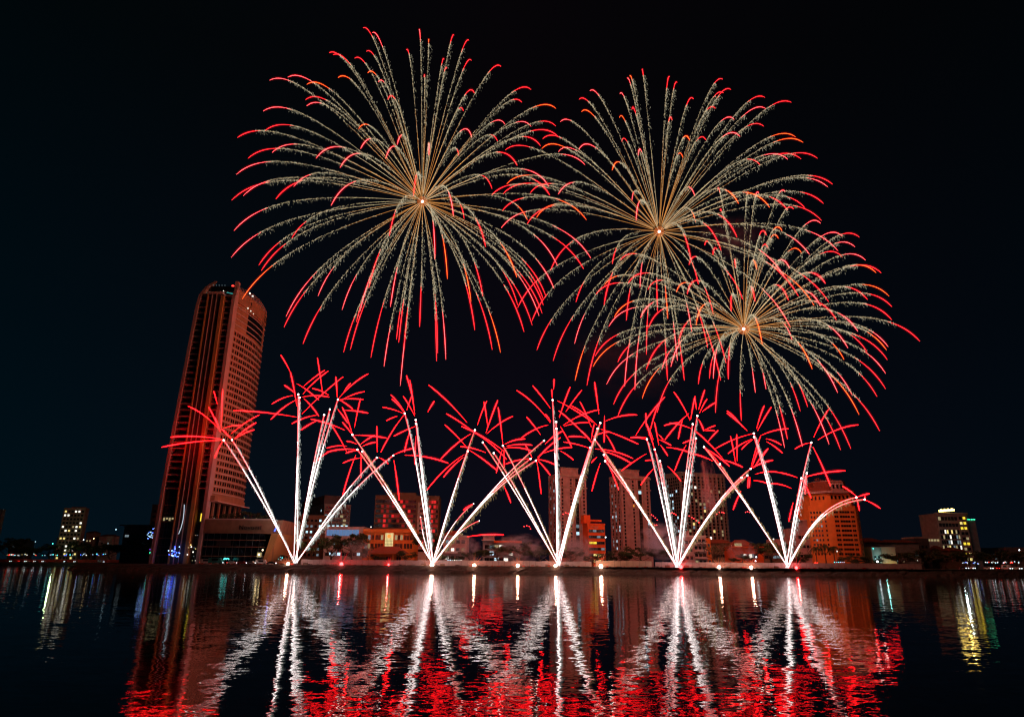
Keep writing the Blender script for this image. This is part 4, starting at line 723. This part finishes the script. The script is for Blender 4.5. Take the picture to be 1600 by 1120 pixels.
for (x1, y1, x2, y2) in SEG:
    best = min((c_ for c_ in comets if c_[1] < 800 or y1 > 790), key=lambda c_: min(math.hypot(c_[0] - x1, c_[1] - y1), math.hypot(c_[0] - x2, c_[1] - y2)))
    hx, hy, o, B0, Yh, fan = best
    if math.hypot(hx - x1, hy - y1) < math.hypot(hx - x2, hy - y2): x1, y1, x2, y2 = x2, y2, x1, y1        # (x1,y1) is the outer end
    L = math.hypot(x2 - x1, y2 - y1); tt = np.linspace(0, 1, 9); dep = random.uniform(-.12, .12) * L; bow = L * random.uniform(.02, .07)
    pts = np.array([np.array(P(x2 + (x1 - x2) * q, y2 + (y1 - y2) * q - bow * 4 * q * (1 - q), Yh + dep * q)) - B0 for q in tt])
    rad = np.array([.02, .04, .07, .10, .12, .135, .14, .13, .06]) * random.uniform(.7, 1.25); b_ = MB(); b_.tube(pts, rad * .42, 'streak_red', 5); b_.tube(pts, rad * 1.55 + .02, 'streak_body', 7, cap=False); b_.tube(pts, rad * 5.5 + .1, 'halo_faint', 7, cap=False); b_.build('star_streak', o)

# ================================================================== TREES
def tree_meshes(seed, bare=False):
    r_ = random.Random(seed); n_ = np.random.default_rng(seed); t_ = MB(); lim = []
    t_.tube([(0, 0, -.1), (.08, .03, .18), (.02, .0, .38), (.05, 0, .6)], [.045, .033, .026, .014], 'bark', 7)
    for k in range(9):
        a = k * 2.4 + r_.random(); z0 = r_.uniform(.25, .5); L = r_.uniform(.25, .46); e_ = Vector((math.cos(a) * L, math.sin(a) * L, z0 + r_.uniform(.12, .42)))
        mid = Vector((math.cos(a) * L * .45, math.sin(a) * L * .45, z0 + (e_.z - z0) * .35)); t_.tube([(.03, 0, z0), mid, e_], [.016, .011, .004], 'bark', 5); lim.append(e_)
        for q in range(3): d = Vector((r_.uniform(-.14, .14), r_.uniform(-.14, .14), r_.uniform(.02, .16))); t_.tube([mid + (e_ - mid) * r_.random(), e_ + d], [.006, .002], 'bark', 4); lim.append(e_ + d)
    c_ = MB()
    for e_ in lim:
        m_ = 12 if bare else 85; rr = r_.uniform(.07, .13)
        for i in range(m_):
            p = n_.normal(size=3); p /= np.linalg.norm(p) + 1e-6; p = Vector(p) * rr * r_.random() ** .4; p.z *= .7; q = e_ + p; a = Vector(n_.normal(size=3)).normalized() * r_.uniform(.014, .03); b2 = a.cross(Vector(n_.normal(size=3))).normalized() * a.length * .6
            c_.add([tuple(q - a), tuple(q + b2), tuple(q + a), tuple(q - b2)], [(0, 1, 2, 3)], 'leaf' if r_.random() < .7 else 'leaf_light')
    return t_.mesh('trunk'), c_.mesh('crown')
TM = [tree_meshes(s) for s in (1, 2, 3, 4)]; TB = tree_meshes(9, True)
def tree(px, ytop, wpx, Y, label, kind=None, zb=GZ, name='broadleaf_tree', group='trees along the riverside'):
    x = XG(px, Y); H = ZT(px, ytop, Y) - zb; o = thing(name, label, 'tree', (x, Y, zb), random.uniform(0, 6.28), group); a, c_ = TB if kind == 'bare' else random.choice(TM)
    sw = wpx * Y * PX * 1.06
    link_mesh('trunk', a, o, scale=(sw, sw, H)); link_mesh('crown', c_, o, scale=(sw, sw, H)); return o
TR = [(12,843,44,650,'dark bushy tree at the left edge of the far bank'),(42,851,40,645,'low dark tree second from the left edge on the far bank'),(72,849,46,650,'dark tree left of the lit block on the far left bank'),(104,851,44,640,'dark tree in front of the lit far left block'),(136,845,50,640,'tall dark tree right of the lit far left block'),(166,849,44,640,'dark tree before the low bluish house on the left'),
 (205,842,54,372,'broad dark tree in front of the low dark hall'),(238,858,34,366,'small dark tree at the left foot of the hotel tower'),
 (448,868,26,358,'small tree just right of the hotel podium'),(515,842,44,364,'dark tree before the left end of the blue lit building'),(545,836,56,366,'largest dark tree before the blue lit building'),(577,853,26,374,'small tree at the left corner of the orange hall'),(592,868,22,350,'small shrubby tree left of the pavilion steps'),(633,862,30,352,'dark shrubby tree right of the pavilion'),(664,826,38,372,'tall dark tree between orange hall and second launch point'),(705,866,34,352,'low tree in front of the pink townhouse'),
 (738,858,34,356,'purple lit tree between pink townhouse and stepped block'),(775,850,46,358,'broad tree hiding the middle of the stepped block'),(812,846,50,360,'pinkish tree right of the stepped modern block'),(842,851,40,362,'dark tree left of the middle launch point'),(893,857,44,360,'tree at the foot of the left slim tower'),(925,869,28,352,'low tree before the small orange office block'),
 (962,860,50,358,'round dark tree right of the small orange office block'),(1000,853,52,360,'broad dark tree at the foot of the right slim tower'),(1036,856,44,358,'smoke wrapped tree left of the fourth launch point'),(1160,866,30,354,'low tree in front of the orange villa'),
 (1206,850,56,362,'large round dark tree right of the villa'),(1246,862,40,356,'dark tree behind the rightmost launch point'),(1332,866,44,356,'dark tree at the right foot of the orange tower'),(1366,872,34,354,'low dark tree before the teal lit house'),(1408,862,54,362,'broad dark tree right of the yellow lit house'),(1447,858,52,366,'dark tree before the dark plain block'),(1482,862,50,368,'dark tree before the hipped roof hall'),(1518,858,46,370,'dark tree right below the roof lit hotel'),(1556,860,44,372,'dark tree before the low pale building at right'),(1592,861,44,372,'dark tree at the right edge of the picture')]
for T_ in TR: tree(*T_)
tree(1118, 846, 50, 358, 'sparse branching tree right of the ornate pink townhouse', 'bare')
for (px, yt, wpx, lab) in ((345, 803, 18, 'small dark tree at the left of the podium roof garden'), (362, 799, 20, 'rounded tree in the middle of the podium roof garden'), (383, 798, 26, 'widest tree of the podium roof garden'), (401, 803, 20, 'flat topped tree at the right of the podium roof garden')):
    tree(px, yt, wpx, 352, lab, zb=GZ + 21, group='trees on the podium roof')
g_ = MB()
for k in range(900):
    x = random.uniform(-150, -119); y = random.uniform(344, 347); z = GZ + 21 + random.random() ** 2 * 2.0; a = Vector((random.gauss(0, 1), random.gauss(0, 1), random.gauss(0, 1))).normalized() * .35; q = a.cross(Vector((random.random(), 1, .2))).normalized() * .22; c_ = Vector((x, y, z))
    g_.add([tuple(c_ - a), tuple(c_ + q), tuple(c_ + a), tuple(c_ - q)], [(0, 1, 2, 3)], 'leaf')
tag(g_.build('roof_garden_planting'), kind='stuff')
def palm_meshes(seed):
    r_ = random.Random(seed); t_ = MB(); t_.tube([(0, 0, 0), (.01, 0, .4), (.0, 0, .78)], [.03, .022, .018], 'bark', 7); c_ = MB()
    for k in range(15):
        a = k * 2.4; L = r_.uniform(.3, .42); up = r_.uniform(.05, .2); pr = None
        for i in range(13):
            u = i / 12; p = Vector((math.cos(a) * L * u, math.sin(a) * L * u, .78 + up * math.sin(u * 2.4) * 1.2 - .22 * u * u)); sd = Vector((-math.sin(a), math.cos(a), 0))
            if pr is not None:
                for sg in (-1, 1):
                    e_ = p + sd * sg * .085 * math.sin(u * 2.6 + .3) + Vector((0, 0, -.06 * u)); c_.add([tuple(pr), tuple(p), tuple(e_)], [(0, 1, 2)], 'leaf_light' if k % 3 == 0 else 'leaf')
            pr = p
    return t_.mesh('trunk'), c_.mesh('crown')
PMh = palm_meshes(5)
for (px, yt, Y, lab) in ((468, 842, 350, 'palm with a lamp in its crown behind leftmost launch point'), (486, 852, 352, 'lower palm right of the lamp lit palm'), (1278, 850, 354, 'palm left of the trio before the orange tower'), (1292, 846, 355, 'tallest palm before the orange tower'), (1306, 850, 356, 'palm right of the tallest one before the orange tower')):
    x = XG(px, Y); H = (ZT(px, yt, Y) - GZ) * .98; o = thing('palm_tree', lab, 'tree', (x, Y, GZ), random.random() * 6, 'palms'); link_mesh('trunk', PMh[0], o, scale=(H * .9, H * .9, H)); link_mesh('crown', PMh[1], o, scale=(H * .9, H * .9, H))

# ================================================================== LAMPS, CARS, SMALL LIGHTS
def lamp(px, py, Y, mat, label, r=.4, glow=None):
    p = P(px, py, Y); o = thing('street_lamp', label, 'lamp', (p.x, Y, GZ), 0, 'lamps along the riverside'); h = max(1.5, p.z - GZ)
    b_ = MB(); b_.tube([(0, 0, 0), (0, 0, h * .93), (0, -.3, h)], [.1, .07, .05], 'frame_metal', 6); b_.build('pole', o); b_ = MB(); b_.ball((0, -.5, h), r, mat, 8, 6); b_.build('lamp_head', o)
    if glow: point('lamp_glow', o, (0, -1.2, h), glow[0], glow[1], r)
LA = [(466,844,348,'lamp_warm','bright warm lamp in the palm behind leftmost launch point',.6),(870,866,345,'lamp_white','bright white lamp right behind the middle launch point',.6),(1181,870,345,'lamp_white','upper white lamp left of rightmost launch point',.3),(1180,876,343,'lamp_white','lower white lamp left of rightmost launch point',.3),(411,859,341,'lamp_warm','warm lamp at the podium entrance',.35),
 (1370,877,345,'lamp_white','white lamp before the teal lit house',.45),(1307,861,365,'win_white','small lamp at the foot of the orange tower',.4),(1208,842,390,'win_white','small lamp on a tall pole behind the rightmost fan',.4),(946,839,400,'lamp_white','white lamp high beside the small orange office block',.35),(131,843,630,'lamp_white','white lamp right of the lit far left block',.4),(147,841,630,'lamp_warm','warm lamp beside the white one on the far left',.4),(56,846,630,'win_cool','pale lamp above the trees far left',.4),(83,849,630,'led_teal','teal lamp below the lit far left block',.5),(182,827,395,'win_cool','cool lamp on the end of the dark hall roof',.4),
 (1592,859,500,'lamp_white','white lamp at the right edge of the picture',.4),(580,823,372,'win_white','small white lamp above the corner of orange hall',.35)]
for L_ in LA: lamp(*L_)
def cluster(pts, Y, label, mats, r=.2, name='string_lights'):
    p0 = P(pts[0][0], pts[0][1], Y); o = thing(name, label, 'lights', (p0.x, Y, GZ), 0)
    b_ = MB(); xs_ = [P(a, b, Y) - Vector((p0.x, Y, GZ)) for a, b in pts]; x0 = min(v.x for v in xs_); x1 = max(v.x for v in xs_)
    z1 = max(v.z for v in xs_); b_.tube([(x0, .3, 0), (x0, .3, z1 + .3)], .06, 'frame_metal', 5); b_.tube([(x1 + .02, .3, 0), (x1 + .02, .3, z1 + .3)], .06, 'frame_metal', 5); b_.build('frame', o)
    for v, mt in zip(xs_, [random.choice(mats) for _ in xs_]): b_ = MB(); b_.ball((v.x, v.y, v.z), r * random.uniform(.7, 1.3), mt, 6, 5); b_.build('bulb', o)
cluster([(random.uniform(230, 244), y) for y in (825, 826, 831, 832, 833, 835, 836, 837, 838, 839, 840, 841) for _ in range(2)], 368, 'tangle of ice blue lights at the left foot of the tower', ['led_ice', 'led_ice', 'led_blue'], .22)
cluster([(random.uniform(233, 241), y) for y in (856, 858, 859)], 362, 'small purple lights below the ice blue tangle', ['led_purple'], .3)
cluster([(235, 863), (236, 864)], 360, 'green light below the purple ones left of the tower', ['led_green'], .35)
cluster([(random.uniform(263, 281), y) for y in (854, 857, 860, 861, 863, 864, 866, 867, 868, 869) for _ in range(2)], 340, 'deep blue lights in the hotel entrance beneath the tower', ['led_blue', 'led_blue', 'led_ice'], .3)
cluster([(random.uniform(292, 306), y) for y in (851, 854, 855, 857, 862, 866)], 341, 'warm white lights at the foot of the lit pier', ['win_white', 'win_warm', 'win_dimwarm'], .3)
cluster([(430.5, 826), (430, 828), (429, 829)], 343, 'blue light on the right end of the podium', ['led_blue'], .35)
cluster([(350 + i * 1.8, 873 - (i % 2)) for i in range(5)], 338, 'teal lights on the truck beneath the podium', ['led_teal'], .28)
cluster([(435, 873), (438, 870), (439, 874), (441, 871)], 338, 'teal lights left of the leftmost launch point', ['led_teal', 'win_cool'], .2)
cluster([(1338 + i * 3 - 34, 878) for i in range(6)], 352, 'row of cool lights before the trees right of orange tower', ['win_cool', 'led_teal'], .25)
cluster([(1274, 879), (1277, 879)], 345, 'red lights just left of the orange tower foot', ['lamp_red'], .35)
cluster([(700 + i * 3.4, 875) for i in range(7)], 347, 'row of cool white lights behind hoarding by second launch point', ['win_cool', 'win_white'], .3)
cluster([(1093 + i * 4, 880 - 1) for i in range(4)], 347, 'row of cool white lights behind hoarding by fourth launch point', ['win_cool', 'win_white'], .25)
cluster([(random.uniform(325, 430), random.uniform(809, 815)) for _ in range(8)], 344, 'small white lights scattered along the podium roof garden', ['win_cool', 'win_white', 'win_dimwarm'], .25)
# curved white streak on the shaft, drawn as a glowing tube
b_ = MB(); pts = [P(a, b, 341.5) for a, b in ((288, 788), (287.5, 800), (286, 812), (283, 824), (279, 834))]; p0 = pts[0].copy(); b_.tube([p - p0 for p in pts], .17, 'streak_white', 6)
o = b_.build('light_streak', loc=p0); tag(o, 'thin curved streak of white light hanging on the hotel shaft', 'lights')
# vehicles
def car_meshes(body, long=4.4, h=1.45, van=False):
    b_ = MB(); L = long / 2
    prof_ = [(-L, .35), (-L, .8), (-L * .78, .92), (-L * .45, h), (L * .3, h), (L * .58, .95), (L * .97, .8), (L, .35)] if not van else [(-L, .4), (-L, h - .1), (-L * .95, h), (L * .62, h), (L * .86, 1.25), (L, 1.05), (L, .4)]
    n_ = len(prof_); v = [(x, -.85, z) for x, z in prof_] + [(x, .85, z) for x, z in prof_]
    b_.add(v, [tuple(range(n_)), tuple(range(2 * n_ - 1, n_ - 1, -1))] + [(i, n_ + i, n_ + (i + 1) % n_, (i + 1) % n_) for i in range(n_)], body); bm_ = b_.mesh('body')
    b_ = MB(); z0, z1 = (.95, h - .12) if not van else (h * .55, h - .25)
    b_.box(-L * .5, L * .38, -.88, .88, z0, z1, 'glass_dark'); gl = b_.mesh('glazing')
    b_ = MB(); b_.tube([(0, -.1, 0), (0, .1, 0)], .33, 'rubber', 12); b_.tube([(0, -.12, 0), (0, .12, 0)], .18, 'frame_metal', 10); wh = b_.mesh('wheel')
    b_ = MB(); b_.ball((0, 0, 0), .16, 'lamp_white', 6, 5); hl = b_.mesh('headlight'); b_ = MB(); b_.ball((0, 0, 0), .15, 'lamp_red', 6, 5); tl = b_.mesh('tail_light')
    return bm_, gl, wh, hl, tl, L
CK = {k: car_meshes(*a) for k, a in dict(white=('car_white',), dark=('car_dark',), red=('car_red',), van=('car_white', 5.4, 2.3, True), truck=('tarp_teal', 7.0, 2.9, True)).items()}
def car(px, Y, kind, label, rz=0, name='parked_car', cat='car'):
    bm_, gl, wh, hl, tl, L = CK[kind]; o = thing(name, label, cat, (XG(px, Y), Y, GZ), rz, 'vehicles along the riverside'); link_mesh('body', bm_, o); link_mesh('glazing', gl, o)
    for x in (-L * .6, L * .6):
        for y in (-.8, .8): link_mesh('wheel', wh, o, (x, y, .33))
    for y in (-.6, .6): link_mesh('headlight', hl, o, (L, y, .72)); link_mesh('tail_light', tl, o, (-L, y, .78))
CARS = [(322, 339, 'van', 'white van parked under the left end of the podium', .1, 'parked_van', 'van'), (337, 339, 'truck', 'teal covered truck parked under the podium', 0, 'parked_truck', 'truck'), (362, 340, 'white', 'white car parked right of the teal truck', .3), (378, 340, 'red', 'red car parked beneath the podium letters', 0), (393, 339, 'white', 'white car parked below the podium entrance', -.2), (408, 340, 'van', 'white van parked near the right end of the podium', .1, 'parked_van', 'van'), (424, 339, 'dark', 'dark car parked at the right end of the podium', 0),
 (18, 625, 'dark', 'dark car at the left edge of the far bank', -1.4), (32, 625, 'red', 'red car on the far left bank', 1.5), (42, 624, 'white', 'white car with bright headlights on the far left bank', -1.5), (56, 625, 'dark', 'dark car between white ones on the far left bank', -1.5), (68, 625, 'white', 'white car below the lit far left block', -1.4), (102, 624, 'dark', 'dark car before the red hoarding on the far left', -1.5), (118, 625, 'white', 'white car right of the red hoarding middle far left', -1.5), (157, 612 + 12, 'van', 'white van at the right end of the far left bank', 0, 'parked_van', 'van'),
 (1507, 352, 'dark', 'dark car with headlights below the roof lit hotel', -1.5), (1517, 352, 'white', 'white car right of the dark one below the hotel', -1.4), (1545, 352, 'white', 'white car on the road near the right edge', -1.5), (1556, 352, 'red', 'red car on the road near the right edge', 1.5), (1574, 352, 'van', 'white van with bright headlights near right edge', -1.5, 'parked_van', 'van'), (1590, 352, 'white', 'last white car at the right edge of the road', -1.5)]
for a in CARS: car(*a)

# ================================================================== SMOKE
def smoke(px, py, wpx, hpx, Y, dens, col, label, seed):
    c0 = P(px, py, Y); sx_, sz_ = wpx * Y * PX / 2, hpx * Y * PX / 2
    b_ = MB(); b_.ball((0, 0, 0), 1.0, 'bark', 16, 12); o = b_.build('smoke_cloud', loc=c0); o.scale = (sx_, min(sx_, 12), sz_); tag(o, label, 'smoke', 'launch smoke drifting behind the hoarding', 'stuff')
    m = bpy.data.materials.new('smoke_%d' % seed); m.use_nodes = True; t = m.node_tree; t.nodes.clear(); ou = t.nodes.new('ShaderNodeOutputMaterial'); v = t.nodes.new('ShaderNodeVolumePrincipled'); v.inputs['Color'].default_value = (*col, 1); v.inputs['Anisotropy'].default_value = 0
    tc_ = t.nodes.new('ShaderNodeTexCoord'); ln = t.nodes.new('ShaderNodeVectorMath'); ln.operation = 'LENGTH'; n_ = t.nodes.new('ShaderNodeTexNoise'); n_.noise_dimensions = '4D'; n_.inputs['W'].default_value = seed * 1.7; n_.inputs['Scale'].default_value = 1.9; n_.inputs['Detail'].default_value = 4; n_.inputs['Distortion'].default_value = .8
    mr = t.nodes.new('ShaderNodeMapRange'); mr.inputs[1].default_value = 1.0; mr.inputs[2].default_value = .1; mr.inputs[3].default_value = 0; mr.inputs[4].default_value = 1
    m2 = t.nodes.new('ShaderNodeMapRange'); m2.inputs[1].default_value = .46; m2.inputs[2].default_value = .70; mu = t.nodes.new('ShaderNodeMath'); mu.operation = 'MULTIPLY'; m3 = t.nodes.new('ShaderNodeMath'); m3.operation = 'MULTIPLY'; m3.inputs[1].default_value = dens
    t.links.new(tc_.outputs['Object'], ln.inputs[0]); t.links.new(tc_.outputs['Object'], n_.inputs['Vector']); t.links.new(ln.outputs['Value'], mr.inputs[0]); t.links.new(n_.outputs[0], m2.inputs[0]); t.links.new(mr.outputs[0], mu.inputs[0]); t.links.new(m2.outputs[0], mu.inputs[1]); t.links.new(mu.outputs[0], m3.inputs[0]); t.links.new(m3.outputs[0], v.inputs['Density']); t.links.new(v.outputs[0], ou.inputs['Volume'])
    o.data.materials.clear(); o.data.materials.append(m)
smoke(1035, 845, 80, 60, 352, .7, (.75, .65, .8), 'purple grey smoke left of the fourth launch point', 1)
smoke(1107, 765, 30, 110, 352, .9, (.9, .55, .6), 'pink smoke column rising before the broad grey tower', 2)
smoke(815, 858, 90, 50, 352, .4, (.75, .65, .75), 'thin purple smoke before the trees left of middle launch', 3)
smoke(905, 858, 60, 50, 352, .45, (.75, .65, .75), 'thin purple smoke right of the middle launch point', 4)
smoke(730, 860, 50, 44, 352, .36, (.75, .65, .75), 'thin smoke right of the second launch point', 5)
smoke(560, 860, 50, 36, 350, .35, (.7, .65, .7), 'thin smoke before the blue lit building', 6)
smoke(1160, 862, 50, 40, 352, .36, (.75, .65, .75), 'thin smoke before the orange villa', 7)

# added lights without lamps, for street lighting on the far left and right blocks
point('street_fill', None, P(85, 870, 605) + Vector((0, 0, 14)), (.75, 1, .5), 1800, .5)
point('street_fill', None, P(1500, 872, 480) + Vector((0, 0, 12)), (.75, .95, 1), 1500, .5)
# small red strobing stars drifting low over the rooftops
for (dots, lab) in (([(1018,804),(1021,806),(1024,809),(1027,812)], 'dotted red spark arc against the right slim tower'), ([(1047,802),(1050,801),(1053,802),(1056,804)], 'dotted red spark arc left of the fourth fan'), ([(1077,806),(1081,808),(1084,810),(1088,813),(1092,816)], 'longest dotted red spark arc, right of the fourth fan stem'), ([(1120,803),(1124,800),(1128,800),(1131,801)], 'dotted red spark arc on the right edge of the broad grey tower'), ([(1165,800),(1168,799),(1171,800)], 'dotted red spark arc in the sky right of the broad grey tower'), ([(819,822),(823,821),(827,822),(829,826)], 'dotted red spark arc in the sky left of the middle fan'), ([(1020,819),(1023,820),(1026,820)], 'short low dotted red spark arc beside the right slim tower'), ([(880,803),(884,801),(888,802)], 'dotted red spark arc across the left slim tower'), ([(660,847),(664,862),(672,866),(682,855)], 'scattered red sparks just above the second launch point')):
    p0 = P(dots[0][0], dots[0][1], 336); o = thing('spark_arc', lab, 'sparks', p0, 0, 'strobing red spark arcs')
    for a, b2 in dots:
        b_ = MB(); v = P(a, b2, 336) - p0; b_.ball(v, .22, 'streak_red', 6, 5); b_.build('spark', o)
smoke(1145, 372, 130, 90, 330, .02, (.8, .5, .7), 'faint purple smoke hanging right of the upper right burst centre', 8)
smoke(985, 560, 260, 150, 345, .006, (.8, .4, .5), 'very faint smoke between the bursts and the fans', 9)

cluster([(random.uniform(8, 90), 865 + random.random() * 2.5) for _ in range(26)], 618, 'long row of tiny traffic lights at the left end of the far bank', ['win_white', 'win_cool', 'win_cool', 'win_warm', 'lamp_red', 'led_teal'], .34)
cluster([(random.uniform(96, 168), 865 + random.random() * 2.5) for _ in range(16)], 618, 'row of tiny lights on the far bank nearer the hotel', ['win_white', 'win_cool', 'led_teal', 'led_blue'], .34)
cluster([(random.uniform(1502, 1530), 878 + random.random() * 2.5) for _ in range(12)], 362, 'row of tiny lights below the roof lit hotel', ['win_white', 'win_cool', 'led_blue'], .2)
cluster([(random.uniform(1540, 1598), 877 + random.random() * 2.5) for _ in range(24)], 362, 'row of tiny white and red lights near the right edge', ['win_white', 'win_cool', 'win_cool', 'lamp_red'], .22)
cluster([(random.uniform(1345, 1440), 872 + random.random() * 6) for _ in range(10)], 363, 'few scattered lights among the trees right of orange tower', ['win_white', 'win_cool', 'win_dimwarm'], .2)
